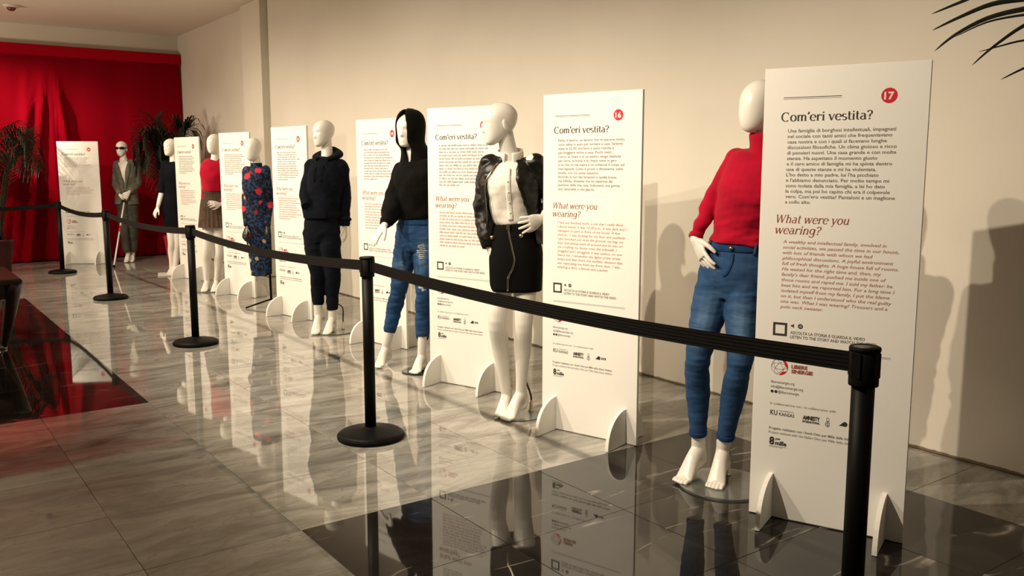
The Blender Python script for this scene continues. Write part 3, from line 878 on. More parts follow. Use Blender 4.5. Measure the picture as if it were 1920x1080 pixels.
# ------------------------------------------------------------------ mannequins
# joints in metres in each figure's own frame: x to its left-hand neighbour's side, y away from the aisle, z up
FIG = {
 1: dict(base=(3.064, 14.167), rot=-12.20,
   HC=(0.004,-0.0,1.686), N=(0.023,-0.0,1.505), C=(0.043,0.0,1.323), W=(0.046,0.0,1.109), P=(0.031,0.0,0.846), SL=(-0.067,0.04,1.457), EL=(-0.105,0.03,1.165), WL=(-0.055,-0.12,1.002), FL=(0.015,-0.2,0.956), SR=(0.205,-0.04,1.473), ER=(0.196,-0.02,1.163), WR=(0.071,-0.18,1.049), FR=(0.0,-0.22,0.957), HL=(-0.022,0.02,0.806), KL=(-0.02,-0.05,0.449), AL=(0.005,0.0,0.097), bL=(-0.029,-0.193,0.02), tL=(-0.066,-0.42,0.02), HR=(0.095,-0.02,0.805), KR=(0.091,-0.02,0.444), AR=(0.072,0.05,0.09), bR=(0.044,-0.142,0.02), tR=(-0.001,-0.448,0.02)),
 2: dict(base=(3.156, 12.106), rot=-14.61,
   HC=(0.069,-0.0,1.673), N=(0.099,-0.0,1.486), C=(0.105,-0.0,1.333), W=(0.08,0.0,1.089), P=(0.069,0.0,0.879), SL=(-0.001,0.05,1.452), EL=(-0.072,0.03,1.076), WL=(-0.126,-0.03,0.897), FL=(-0.183,-0.05,0.787), SR=(0.202,-0.05,1.452), ER=(0.215,-0.0,1.158), WR=(0.195,0.0,0.876), FR=(0.183,-0.0,0.771), HL=(0.028,0.03,0.843), KL=(0.021,-0.02,0.422), AL=(0.003,0.03,0.061), bL=(-0.053,-0.342,0.02), tL=(-0.091,-0.448,0.02), HR=(0.12,-0.03,0.844), KR=(0.1,-0.03,0.42), AR=(0.05,-0.0,0.062), bR=(-0.001,-0.423,0.02), tR=(-0.04,-0.586,0.02)),
 3: dict(base=(3.081, 10.197), rot=-16.81,
   HC=(0.114,0.0,1.674), N=(0.117,0.0,1.494), C=(0.099,0.0,1.344), W=(0.091,-0.0,1.145), P=(0.078,0.0,0.981), SL=(0.041,0.05,1.458), EL=(0.001,0.05,1.193), WL=(-0.018,-0.02,1.026), FL=(-0.046,-0.03,0.906), SR=(0.207,-0.05,1.458), ER=(0.243,-0.0,1.192), WR=(0.146,-0.1,0.996), FR=(0.066,-0.16,1.006), HL=(0.03,0.03,0.95), KL=(-0.02,-0.02,0.466), AL=(-0.037,0.03,0.091), bL=(-0.063,-0.036,0.02), tL=(-0.092,-0.211,0.02), HR=(0.128,-0.03,0.951), KR=(0.119,-0.05,0.464), AR=(0.068,0.0,0.09), bR=(0.034,-0.163,0.02), tR=(0.005,-0.29,0.02)),
 4: dict(base=(3.134, 8.703), rot=-19.80,
   HC=(-0.018,-0.0,1.589), N=(0.007,-0.0,1.421), C=(-0.0,-0.0,1.246), W=(-0.003,0.0,1.032), P=(-0.001,-0.0,0.818), SL=(-0.083,0.05,1.373), EL=(-0.109,0.05,1.085), WL=(-0.103,-0.05,0.823), FL=(-0.137,-0.08,0.73), SR=(0.097,-0.05,1.384), ER=(0.118,-0.0,1.085), WR=(0.082,-0.08,0.821), FR=(0.062,-0.1,0.727)),
 5: dict(base=(3.095, 7.021), rot=-23.79,
   HC=(0.026,-0.0,1.694), N=(0.051,0.0,1.495), C=(0.037,0.0,1.316), W=(-0.009,0.0,1.091), P=(-0.015,0.0,0.888), SL=(-0.075,0.06,1.419), EL=(-0.139,0.02,1.204), WL=(-0.127,-0.1,1.083), FL=(-0.058,-0.15,1.054), SR=(0.158,-0.06,1.419), ER=(0.189,0.0,1.18), WR=(0.177,-0.03,0.923), FR=(0.191,-0.04,0.773), HL=(-0.083,0.04,0.84), KL=(-0.061,-0.02,0.525), AL=(-0.064,0.03,0.138), bL=(-0.089,-0.039,0.02), tL=(-0.106,-0.186,0.02), HR=(0.05,-0.04,0.844), KR=(0.067,-0.05,0.502), AR=(0.053,0.0,0.115), bR=(0.004,-0.11,0.02), tR=(-0.031,-0.25,0.02)),
 6: dict(base=(2.912, 5.293), rot=-28.82,
   HC=(0.052,-0.0,1.659), N=(0.085,0.0,1.46), C=(0.104,0.0,1.299), W=(0.097,-0.0,1.1), P=(0.095,-0.0,0.955), SL=(0.001,0.05,1.374), EL=(-0.056,-0.03,1.157), WL=(-0.117,-0.15,1.039), FL=(-0.205,-0.2,0.917), SR=(0.218,-0.05,1.371), ER=(0.254,0.0,1.154), WR=(0.232,-0.05,0.994), FR=(0.211,-0.08,0.888), HL=(0.033,0.03,0.917), KL=(-0.034,0.08,0.579), AL=(-0.134,0.22,0.129), bL=(-0.182,0.222,0.02), tL=(-0.201,0.121,0.02), HR=(0.152,-0.03,0.92), KR=(0.136,-0.05,0.556), AR=(0.116,-0.0,0.107), bR=(0.092,-0.016,0.02), tR=(0.058,-0.093,0.02)),
 7: dict(base=(2.861, 3.929), rot=-36.07,
   HC=(-0.079,-0.02,1.645), N=(-0.024,-0.0,1.45), C=(-0.03,-0.0,1.32), W=(-0.009,-0.0,1.13), P=(0.006,-0.0,0.953), SL=(-0.141,0.03,1.427), EL=(-0.17,0.05,1.187), WL=(-0.142,-0.02,0.979), FL=(-0.103,-0.04,0.859), SR=(0.104,-0.03,1.436), ER=(0.228,0.05,1.222), WR=(0.152,-0.1,1.142), FR=(0.059,-0.15,1.11), HL=(-0.051,0.02,0.921), KL=(-0.098,-0.06,0.574), AL=(-0.046,0.1,0.101), bL=(-0.064,0.062,0.02), tL=(-0.084,-0.026,0.02), HR=(0.064,-0.02,0.925), KR=(0.05,-0.08,0.562), AR=(0.036,0.03,0.135), bR=(-0.027,-0.015,0.02), tR=(-0.06,-0.09,0.02)),
 8: dict(base=(2.989, 2.549), rot=-49.54,
   HC=(0.122,-0.0,1.665), N=(0.151,-0.0,1.468), C=(0.109,-0.0,1.306), W=(0.066,-0.0,1.145), P=(0.045,-0.0,0.959), SL=(0.038,0.06,1.442), EL=(-0.071,0.05,1.245), WL=(-0.129,-0.02,1.104), FL=(-0.082,-0.06,1.002), SR=(0.257,-0.06,1.43), ER=(0.319,0.03,1.193), WR=(0.218,-0.03,0.898), FR=(0.13,-0.06,0.809), HL=(-0.029,0.03,0.93), KL=(-0.103,-0.03,0.578), AL=(-0.091,0.07,0.133), bL=(-0.14,-0.005,0.02), tL=(-0.174,-0.084,0.02), HR=(0.091,-0.03,0.917), KR=(0.077,-0.08,0.575), AR=(0.019,0.05,0.135), bR=(-0.003,-0.001,0.02), tR=(-0.018,-0.121,0.02)),
}
def lerp(a, b, t):
    return Vector(a) * (1 - t) + Vector(b) * t
def V3(t):
    return Vector(t)

def head_mesh(face=True, ear=True):
    """front is -Y, origin at the middle of the head, 0.225 tall"""
    Hh = 0.225
    K = [(0.0, 0.012, 0.066, -0.046), (0.03, 0.026, 0.080, -0.030), (0.09, 0.040, 0.088, -0.004), (0.18, 0.052, 0.091, 0.034), (0.30, 0.061, 0.092, 0.060),
         (0.44, 0.068, 0.093, 0.084), (0.58, 0.073, 0.094, 0.096), (0.72, 0.072, 0.090, 0.098), (0.84, 0.061, 0.074, 0.084), (0.93, 0.043, 0.048, 0.062), (0.98, 0.022, 0.022, 0.036), (1.0, 0.003, -0.006, 0.012)]
    ex = 0.92
    if not face:
        ex = 1.0
        K = [(0.0, 0.008, 0.056, -0.040), (0.025, 0.022, 0.068, -0.026), (0.07, 0.037, 0.079, -0.004), (0.16, 0.052, 0.088, 0.030), (0.30, 0.064, 0.094, 0.060), (0.45, 0.071, 0.096, 0.082), (0.60, 0.075, 0.094, 0.094),
             (0.74, 0.071, 0.085, 0.092), (0.86, 0.058, 0.065, 0.074), (0.94, 0.039, 0.041, 0.050), (0.985, 0.019, 0.018, 0.025), (1.0, 0.002, -0.003, 0.006)]
    vs = cat([Vector(k) for k in [Vector((a, b, c, d)) for a, b, c, d in K]], 4)
    seg = 40
    bm = bmesh.new()
    rings = []
    for t, w, f, bk in [tuple(q) for q in vs]:
        z = (t - 0.5) * Hh
        cy = (bk - f) / 2
        ry = (bk + f) / 2
        ringv = []
        for k in range(seg):
            a = 2 * PI * k / seg
            sx_, cx_ = math.sin(a), math.cos(a)
            x = w * (abs(sx_) ** ex) * (1 if sx_ >= 0 else -1)
            y = cy - ry * (abs(cx_) ** ex) * (1 if cx_ >= 0 else -1)
            if face and cx_ > 0.2:
                g = lambda u, s: math.exp(-(u / s) ** 2)
                nz_ = t - 0.40
                nose = 0.019 * g(x, 0.0085 + 0.006 * max(0, 0.42 - t) * 10) * (1 if t < 0.38 else max(0, 1 - (t - 0.38) / 0.19)) * g(max(0, 0.335 - t), 0.022)
                eye = 0.0075 * (g(x - 0.030, 0.017) + g(x + 0.030, 0.017)) * g(t - 0.525, 0.05)
                brow = 0.003 * g(x, 0.05) * g(t - 0.60, 0.035)
                lip = 0.0065 * g(x, 0.018) * (g(t - 0.235, 0.018) + g(t - 0.180, 0.020))
                mouth = -0.003 * g(x, 0.018) * g(t - 0.208, 0.010)
                chin = 0.003 * g(x, 0.02) * g(t - 0.07, 0.04)
                y -= nose - eye + brow + lip + mouth + chin
            ringv.append(bm.verts.new((x, y, z)))
        rings.append(ringv)
    for a, b_ in zip(rings, rings[1:]):
        for k in range(seg):
            j = (k + 1) % seg
            bm.faces.new((a[k], a[j], b_[j], b_[k]))
    bm.faces.new(rings[0]); bm.faces.new(rings[-1])
    if ear:
        for s in (-1, 1):
            M = Matrix.Translation((s * 0.071, 0.012, -0.010)) @ Matrix.Rotation(R(14), 4, 'X') @ Matrix.Rotation(s * R(24), 4, 'Z') @ Matrix.Diagonal((0.008, 0.019, 0.032, 1))
            bmesh.ops.create_uvsphere(bm, u_segments=14, v_segments=10, radius=1.0, matrix=M)
    return mesh_of(bm, 'head')

def hand_at(J, s, *a, **k):
    k.setdefault('arm', lerp(J['E' + s], J['W' + s], 0.84))
    return hand_mesh(J['W' + s], J['F' + s], *a, **k)
def hand_mesh(wrist, tip, palm_n, thumb, curl=0.35, spread=0.12, scale=1.0, voxel=0.0032, stub=0.05, arm=None, arm_r=0.018):
    w, tp = V3(wrist), V3(tip)
    d = (tp - w).normalized()
    n_ = V3(palm_n); n_ = (n_ - d * n_.dot(d)).normalized()
    s = d.cross(n_).normalized()
    bm = bmesh.new()
    k = scale
    tube(bm, [w - d * stub if arm is None else V3(arm), w, w + d * 0.03 * k, w + d * 0.062 * k, w + d * 0.088 * k], [(arm_r, arm_r), (0.023 * k, 0.019 * k), (0.030 * k, 0.016 * k), (0.038 * k, 0.0145 * k), (0.037 * k, 0.0115 * k)], 16, s, 3)
    for i, (off, ln) in enumerate(((-0.029, 0.066), (-0.0098, 0.076), (0.0098, 0.072), (0.028, 0.056))):
        off *= thumb
        b0 = w + d * (0.078 - 0.05 * abs(off)) * k + s * off * k
        dd = (d + s * spread * off / 0.03).normalized()
        pts = [b0]
        a = 0.0
        for j, fr in enumerate((0.44, 0.31, 0.25)):
            a += curl * (0.7 + 0.3 * j) + 0.04 * i
            pts.append(pts[-1] + (dd * math.cos(a) + n_ * math.sin(a)) * ln * fr * k)
        tube(bm, pts, [0.0092 * k, 0.0085 * k, 0.0076 * k, 0.0058 * k], 10, s, 3)
    t0 = w + d * 0.022 * k - s * 0.020 * thumb * k + n_ * 0.004
    pts = [t0, t0 + (d * 0.75 - s * thumb * 0.62 + n_ * 0.25).normalized() * 0.036 * k]
    pts.append(pts[-1] + (d * 0.9 - s * thumb * 0.30 + n_ * 0.35).normalized() * 0.030 * k)
    pts.append(pts[-1] + (d * 0.95 - s * thumb * 0.05 + n_ * 0.40).normalized() * 0.022 * k)
    tube(bm, pts, [0.0135 * k, 0.0105 * k, 0.009 * k, 0.0065 * k], 10, s, 3)
    return remesh(bm, voxel, 3, 'hand', 0.4)

def foot_pieces(bm, A, bl, tp, toes=True, flat=False):
    A, bl, tp = V3(A), V3(bl), V3(tp)
    d = tp - A; d.z = 0
    L = d.length
    d.normalize()
    if L > 0.19:
        tp = A + d * 0.19; bl = A + d * 0.125
    elif L < 0.09:
        tp = A + d * 0.13; bl = A + d * 0.085
    else:
        bl = A + d * (L * 0.64)
        tp = A + d * L
    bl.z, tp.z = 0.022, 0.013
    s = Vector((d.y, -d.x, 0))
    heel = A - d * 0.030; heel.z = max(0.028, A.z - 0.066)
    tube(bm, [A + Vector((0, 0, 0.05)), A, lerp(A, bl, 0.45) + Vector((0, 0, 0.012)), bl + Vector((0, 0, 0.002)), lerp(bl, tp, 0.30) if toes else tp], [(0.030, 0.032), (0.031, 0.034), (0.031, 0.027), (0.041, 0.018), (0.039, 0.013) if toes else (0.030, 0.011)], 18, s, 3)
    tube(bm, [A + Vector((0, 0, 0.02)) - d * 0.008, heel, lerp(heel, bl, 0.5) + Vector((0, 0, 0.006)), bl], [(0.026, 0.026), (0.027, 0.026), (0.028, 0.020), (0.038, 0.016)], 16, s, 3)
    if toes:
        for i in range(5):
            o = (i - 2) * 0.0168
            ln = 0.046 - 0.005 * abs(i - 1.2)
            b0 = bl + s * o * 0.98 + d * 0.012 + Vector((0, 0, -0.006))
            tube(bm, [b0, b0 + d * ln * 0.6 + Vector((0, 0, 0.002)), b0 + d * ln + Vector((0, 0, -0.006))], [0.0098, 0.0085, 0.0072], 10, s, 3)
    return heel

# half width / half depth of the bare torso at: crotch, hip, high hip, waist, ribs, bust, armpit, shoulder, neck base
TORSO = [(0.085, 0.080), (0.150, 0.102), (0.136, 0.094), (0.110, 0.082), (0.120, 0.088), (0.136, 0.104), (0.134, 0.086), (0.115, 0.060), (0.055, 0.052)]
def torso_path(J, phi):
    P, W, C, N = (V3(J[k]) for k in 'PWCN')
    fr = Vector((-math.sin(phi), -math.cos(phi), 0))
    return [P + Vector((0, 0, -0.11)), P + Vector((0, 0, -0.02)), lerp(P, W, 0.5), W, lerp(W, C, 0.5) + fr * 0.005, C + fr * 0.014, lerp(C, N, 0.5) + fr * 0.004, lerp(C, N, 0.84), N]
def torso(bm, J, phi, i0, i1, add=0.0, wide=None, n=3, seg=28, hem=None, hem_r=None, cover=None):
    """loft between section i0 and i1; add = cloth thickness; hem = extra points below (top to bottom)"""
    path = torso_path(J, phi)[i0:i1 + 1]
    rad = [(a + add, b_ + add) for a, b_ in TORSO[i0:i1 + 1]]
    if wide:
        rad = [(a + wide.get(i + i0, 0), b_ + wide.get(i + i0, 0) * 0.8) for i, (a, b_) in enumerate(rad)]
    if hem:
        path = [V3(p) for p in hem][::-1] + path
        rad = list(hem_r)[::-1] + rad
    tube(bm, path, rad, seg, (math.cos(phi), -math.sin(phi), 0), n)
def limb(bm, pts, rad, seg=16, n=4):
    tube(bm, pts, rad, seg, None, n)
    ball(bm, pts[0], rad[0] if isinstance(rad[0], float) else rad[0][0], 14, 10)
def arm(bm, J, s, r, end=1.0):
    S, E, W = V3(J['S' + s]), V3(J['E' + s]), V3(J['W' + s])
    limb(bm, [S, lerp(S, E, 0.5), E, lerp(E, W, 0.5 * end), lerp(E, W, end)], r)
def yoke(bm, J, s, r0, r1):
    N_, S_ = V3(J['N']), V3(J['S' + s])
    tube(bm, [lerp(N_, S_, 0.25) + Vector((0, 0.006, -0.012)), lerp(N_, S_, 0.62) + Vector((0, 0.004, -0.010)), S_ + Vector((0, 0, -0.004))], [r0, (r0 + r1) / 2, r1], 14, None, 3)
def leg(bm, J, s, r, t0=0.0, end=1.0):
    H, K, A = V3(J['H' + s]), V3(J['K' + s]), V3(J['A' + s])
    back = Vector((0, 0.022, 0))
    pts = [H + Vector((0, 0, 0.02)), lerp(H, K, 0.5), K, lerp(K, A, 0.33) + back, lerp(K, A, 0.66) + back * 0.4, lerp(K, A, end)]
    limb(bm, pts, r)
def fade_attr(me, fn):
    a = me.attributes.new('fade', 'FLOAT', 'POINT')
    a.data.foreach_set('value', [fn(v.co) for v in me.vertices])

def open_shell(bm, path, rad, phi, aL, aR, thick, seg=40):
    """cloth wrapped round the body and open at the front; aL/aR = opening angles (viewer left / right) per section"""
    N = len(path)
    sd = Vector((math.cos(phi), -math.sin(phi), 0)); fr = Vector((-math.sin(phi), -math.cos(phi), 0))
    ro, ri = [], []
    for i in range(N):
        a0, a1 = R(aR[i]), 2 * PI - R(aL[i])
        o_, n_ = [], []
        for k in range(seg + 1):
            a = a0 + (a1 - a0) * k / seg
            dv = sd * (rad[i][0] * math.sin(a)) + fr * (rad[i][1] * math.cos(a))
            o_.append(bm.verts.new(path[i] + dv)); n_.append(bm.verts.new(path[i] + dv - dv.normalized() * thick))
        ro.append(o_); ri.append(n_)
    for i in range(N - 1):
        for k in range(seg):
            bm.faces.new((ro[i][k], ro[i][k + 1], ro[i + 1][k + 1], ro[i + 1][k]))
            bm.faces.new((ri[i][k], ri[i + 1][k], ri[i + 1][k + 1], ri[i][k + 1]))
        for k in (0, seg):
            bm.faces.new((ro[i][k], ro[i + 1][k], ri[i + 1][k], ri[i][k]))
    for i in (0, N - 1):
        for k in range(seg):
            bm.faces.new((ro[i][k], ri[i][k], ri[i][k + 1], ro[i][k + 1]))

def skin_point(me, o, sd, fr, x, z, lift=0.0):
    """point on the front of mesh me at sideways offset x from o and height z"""
    best = 0.02
    for v in me.vertices:
        if abs(v.co.z - z) < 0.009:
            q = v.co - o
            if abs(q.x * sd.x + q.y * sd.y - x) < 0.010:
                best = max(best, q.x * fr.x + q.y * fr.y)
    p = o + sd * x + fr * (best + lift)
    return Vector((p.x, p.y, z))
def figure(k, label):
    J = FIG[k]
    r = empty('mannequin', (*J['base'], 0), R(J['rot']))
    tag(r, label, 'mannequin', 'dressed mannequins in the display row')
    return r, J
HEADS = {}
def put_head(r, J, phi, face=True, ear=True, pitch=0, roll=0, scale=1.0, neck=True, material='mannequin_white', shift=(0, 0, 0)):
    key = (face, ear)
    if key not in HEADS:
        HEADS[key] = head_mesh(face, ear)
    hc = V3(J['HC']) + Vector(shift)
    o = link('head', HEADS[key], material, r, hc)
    o.rotation_euler = (R(pitch), R(roll), -phi)
    o.scale = (scale,) * 3
    bm = bmesh.new()
    N = V3(J['N'])
    fr = Vector((-math.sin(phi), -math.cos(phi), 0))
    top = hc - fr * 0.022 + Vector((0, 0, -0.025))
    tube(bm, [N + Vector((0, 0, -0.06)), N, lerp(N, top, 0.45), lerp(N, top, 0.8), top], [(0.075, 0.05), (0.054, 0.052), (0.046, 0.048), (0.045, 0.050), (0.045, 0.05)], 20, (1, 0, 0), 3)
    link('neck', mesh_of(bm, 'neck'), material, r)
    return o
def glass_base(r, c, rad=0.19, rod=None, rod_r=0.006, material='base_glass'):
    bm = bmesh.new(); lathe(bm, [(0.0, 0.002), (rad - 0.003, 0.002), (rad, 0.004), (rad, 0.008), (rad - 0.003, 0.010), (0.0, 0.010)], 56, c[0], c[1])
    link('base_plate', mesh_of(bm, 'base_plate', False), material, r)
    if rod:
        bm = bmesh.new()
        tube(bm, rod, [rod_r] * len(rod), 10, None, 3)
        rd = link('support_rod', mesh_of(bm, 'support_rod'), 'dark_steel', r)
        bm = bmesh.new(); e = V3(rod[-1])
        lathe(bm, [(0.016, 0.0095), (0.017, 0.014), (0.010, 0.022), (0.010, 0.075), (0.007, 0.078)], 16, e.x, e.y)
        link('rod_socket', mesh_of(bm, 'rod_socket'), 'chrome', rd)

ARM_R = [0.044, 0.040, 0.035, 0.031, 0.024]
LEG_R = [0.070, 0.066, 0.050, 0.051, 0.036, 0.030]

# ---- 8: red turtleneck and blue jeans
r, J = figure(8, 'faceless white mannequin in red turtleneck sweater and blue skinny jeans')
phi = R(20)
put_head(r, J, R(42), False, False, pitch=-4, scale=1.0, neck=True)
bm = bmesh.new()
hem = [lerp(J['P'], J['W'], 0.66)]
torso(bm, J, phi, 3, 8, 0.012, {3: 0.0, 4: 0.004, 7: 0.004}, hem=hem, hem_r=[(0.141, 0.110)])
for s in 'LR':
    arm(bm, J, s, [0.052, 0.047, 0.039, 0.035, 0.031], 0.985); yoke(bm, J, s, 0.050, 0.050)
me = remesh(bm, 0.006, 4, 'sweater')
wrinkle(me, 0.010, (9, 9, 20), 3.1, 0.004, lambda p: 0.35 + 0.9 * max(0, min(1, (1.34 - p.z) / 0.22)))
sw = link('sweater', me, 'red_knit', r)
bm = bmesh.new()
N = V3(J['N']); fr = Vector((-math.sin(phi), -math.cos(phi), 0))
tube(bm, [N + Vector((0, 0, -0.05)), N + Vector((-0.002, 0, 0.0)), N + Vector((-0.004, 0, 0.04)), N + Vector((-0.006, 0, 0.078)), N + Vector((-0.006, 0, 0.086))], [(0.095, 0.075), (0.067, 0.064), (0.060, 0.060), (0.062, 0.062), (0.056, 0.056)], 32, (1, 0, 0), 4, lambda a, s: 1 + 0.012 * math.sin(a * 26))
link('turtleneck_collar', mesh_of(bm, 'collar'), 'red_knit', sw)
for s in 'LR':
    E_, W_ = V3(J['E' + s]), V3(J['W' + s])
    bm = bmesh.new(); tube(bm, [lerp(E_, W_, 0.88), lerp(E_, W_, 0.94), lerp(E_, W_, 1.0)], [0.0305, 0.0315, 0.0305], 24, None, 3, lambda a, t: 1 + 0.015 * math.sin(a * 12))
    link('cuff', mesh_of(bm, 'cuff'), 'red_knit', sw)
bm = bmesh.new()
torso(bm, J, phi, 0, 2, 0.008, hem=None)
tube(bm, [V3(J['P']) + Vector((0, 0, -0.04)), lerp(J['P'], J['W'], 0.3), lerp(J['P'], J['W'], 0.62)], [(0.154, 0.108), (0.146, 0.104), (0.133, 0.098)], 28, (math.cos(phi), -math.sin(phi), 0), 3)
for s in 'LR':
    leg(bm, J, s, [0.084, 0.076, 0.055, 0.056, 0.043, 0.038], end=0.83)
me = remesh(bm, 0.006, 4, 'jeans')
wrinkle(me, 0.006, (8, 8, 26), 7.7, 0.003, lambda p: 0.5 + 0.8 * math.exp(-((p.z - 0.86) / 0.07) ** 2) + 0.6 * math.exp(-((p.z - 0.57) / 0.06) ** 2))
HL, KL, HR, KR = (V3(J[q]) for q in ('HL', 'KL', 'HR', 'KR'))
def fade8(p):
    f = 0.0
    for H_, K_ in ((HL, KL), (HR, KR)):
        t = max(0, min(1, (p.z - H_.z) / (K_.z - H_.z)))
        c = lerp(H_, K_, t)
        f = max(f, math.exp(-((p.x - c.x + 0.012) / 0.036) ** 2) * math.exp(-((t - 0.52) / 0.30) ** 2) * (1 if p.y < c.y else 0.2))
    return 0.78 * f + 0.14
fade_attr(me, fade8)
me_jeans = me
jn = link('jeans', me, 'blue_denim', r)
bm = bmesh.new()
wc = lerp(J['P'], J['W'], 0.60)
tube(bm, [wc + Vector((0, 0, -0.018)), wc + Vector((0, 0, 0.0)), wc + Vector((0, 0, 0.020))], [(0.139, 0.103), (0.138, 0.102), (0.133, 0.098)], 36, (math.cos(phi), -math.sin(phi), 0), 2)
wb = link('waistband', mesh_of(bm, 'waistband'), 'blue_denim', jn)
sd = Vector((math.cos(phi), -math.sin(phi), 0))
def on_hip(a, z, e=0.0):
    c = lerp(J['P'], J['W'], (z - J['P'][2]) / (J['W'][2] - J['P'][2]))
    rx, ry = 0.139 + e, 0.103 + e
    q = c + sd * rx * math.sin(a) + fr * ry * math.cos(a); q.z = z
    return q
wz = wc.z
bm = bmesh.new(); ball(bm, on_hip(0.03, wz + 0.001, 0.004), 0.0095, 12, 8)
link('button', mesh_of(bm, 'button'), 'brass', jn)
for a in (-0.85, 0.75, -1.9, 1.9):
    bm = bmesh.new(); tube(bm, [on_hip(a, wz - 0.028, 0.004), on_hip(a, wz, 0.007), on_hip(a, wz + 0.022, 0.003)], [(0.006, 0.003)] * 3, 8, sd, 2)
    link('belt_loop', mesh_of(bm, 'belt_loop'), 'denim_seam', jn)
bm = bmesh.new(); tube(bm, [skin_point(me_jeans, lerp(J['P'], J['W'], (z_ - J['P'][2]) / (J['W'][2] - J['P'][2])), sd, fr, x_, z_, 0.0) for x_, z_ in ((0.012, wz - 0.022), (0.014, wz - 0.055), (0.010, wz - 0.085), (0.0, wz - 0.108), (-0.012, wz - 0.120))], [(0.008, 0.003)] * 5, 8, sd, 3)
link('fly', mesh_of(bm, 'fly'), 'blue_denim', jn)
for s in 'LR':
    K_, A_ = V3(J['K' + s]), V3(J['A' + s])
    bm = bmesh.new(); tube(bm, [lerp(K_, A_, 0.795), lerp(K_, A_, 0.82), lerp(K_, A_, 0.845)], [0.0405, 0.0415, 0.0395], 24, None, 3)
    link('leg_hem', mesh_of(bm, 'leg_hem'), 'blue_denim', jn)
    bm = bmesh.new()
    limb(bm, [lerp(K_, A_, 0.78), lerp(K_, A_, 0.88), A_ + Vector((0, 0, 0.01))], [0.028, 0.030, 0.031])
    foot_pieces(bm, J['A' + s], J['b' + s], J['t' + s])
    link('foot', remesh(bm, 0.0032, 3, 'foot', 0.4), 'mannequin_white', r)
link('hand', hand_at(J, 'L', (0.75, 0.25, -0.1), -1, 0.16, 0.22, 1.1), 'mannequin_white', r)
link('hand', hand_at(J, 'R', (0.3, 0.8, 0.2), 1, 0.18, 0.15, 0.95), 'mannequin_white', r)
glass_base(r, (0.03, -0.02), 0.205, [(0.055, 0.10, 0.42), (0.05, 0.10, 0.25), (0.045, 0.09, 0.06), (0.045, 0.09, 0.012)])

# ---- 7: leather jacket, white shirt, black skirt
r, J = figure(7, 'white mannequin turned aside in black leather jacket, white shirt and black zip skirt')
phi = R(8)
put_head(r, J, R(74), True, True, pitch=4, roll=0)
bm = bmesh.new()
torso(bm, J, phi, 3, 8, 0.006, {5: 0.004, 8: -0.004}, hem=[lerp(J['P'], J['W'], 0.80)], hem_r=[(0.094, 0.076)])
for s in 'LR':
    arm(bm, J, s, [0.048, 0.046, 0.040, 0.036, 0.028], 0.95)
me = remesh(bm, 0.006, 4, 'shirt')
wrinkle(me, 0.010, (8, 8, 11), 1.3, 0.004)
sh = link('shirt', me, 'white_cotton', r); me_shirt = me
fr = Vector((-math.sin(phi), -math.cos(phi), 0)); sd = Vector((math.cos(phi), -math.sin(phi), 0))
N = V3(J['N'])
bm = bmesh.new()   # stand collar, open at the throat
for sgn in (-1, 1):
    pts, rd = [], []
    for i in range(9):
        a = R(14 + 166 * i / 8) * sgn
        q = N + sd * 0.064 * math.sin(a) + fr * 0.062 * math.cos(a) + Vector((0.004 * sgn, 0, 0.022 - 0.016 * math.cos(a)))
        pts.append(q); rd.append((0.031, 0.005))
    tube(bm, pts, rd, 10, (0, 0, 1), 2)
me = mesh_of(bm, 'shirt_collar')
# stand it upright: side vector is z, so swap to tall strips
link('collar', me, 'white_cotton', sh)
bm = bmesh.new()
zt_ = V3(J['N']).z - 0.045
zb_ = V3(J['W']).z - 0.005
pl = []
for i in range(11):
    z = zt_ + (zb_ - zt_) * i / 10
    o_ = lerp(J['W'], J['N'], (z - V3(J['W']).z) / (V3(J['N']).z - V3(J['W']).z))
    pl.append(skin_point(me_shirt, o_, sd, fr, 0.0, z, 0.0005))
tube(bm, pl, [(0.014, 0.003)] * len(pl), 8, sd, 2)
link('button_placket', mesh_of(bm, 'placket'), 'white_cotton', sh)
for t in (0.25, 0.45, 0.65, 0.85):
    q = cat([Vector(p) for p in pl], 20); p = q[int(t * (len(q) - 1))]
    bm = bmesh.new(); ball(bm, p + fr * 0.005, (0.005, 0.003, 0.005), 8, 6)
    link('button', mesh_of(bm, 'button'), 'base_ivory', sh)
# jacket
P, W, C = V3(J['P']), V3(J['W']), V3(J['C'])
path = [lerp(P, W, 0.22), lerp(P, W, 0.65), W, lerp(W, C, 0.5), C, lerp(C, N, 0.45), lerp(C, N, 0.80), N + Vector((0, 0.004, -0.005)), N + Vector((0, 0.004, 0.02))]
rad = [(0.172, 0.128), (0.166, 0.124), (0.160, 0.122), (0.164, 0.126), (0.170, 0.136), (0.164, 0.116), (0.140, 0.088), (0.080, 0.072), (0.075, 0.070)]
aL = [64, 62, 58, 52, 44, 34, 30, 26, 26]
aR = [52, 50, 44, 34, 24, 20, 24, 30, 32]
bm = bmesh.new()
open_shell(bm, cat(path, 3), [tuple(q) for q in cat([Vector(q) for q in rad], 3)], phi, [q.x for q in cat([Vector((a, 0)) for a in aL], 3)], [q.x for q in cat([Vector((a, 0)) for a in aR], 3)], 0.017)
for s in 'LR':
    arm(bm, J, s, [0.058, 0.062, 0.058, 0.052, 0.040], 0.98 if s == 'L' else 0.72)
    S_ = V3(J['S' + s])
    tube(bm, [N + sd * (0.055 if s == 'R' else -0.055) + Vector((0, 0.01, -0.015)), lerp(N, S_, 0.6) + Vector((0, 0.005, -0.012)), S_ + Vector((0, 0, -0.005))], [0.030, 0.046, 0.054], 14, None, 3)
me = remesh(bm, 0.006, 3, 'jacket')
wrinkle(me, 0.012, (9, 9, 14), 9.2, 0.006)
jk = link('jacket', me, 'black_leather', r)
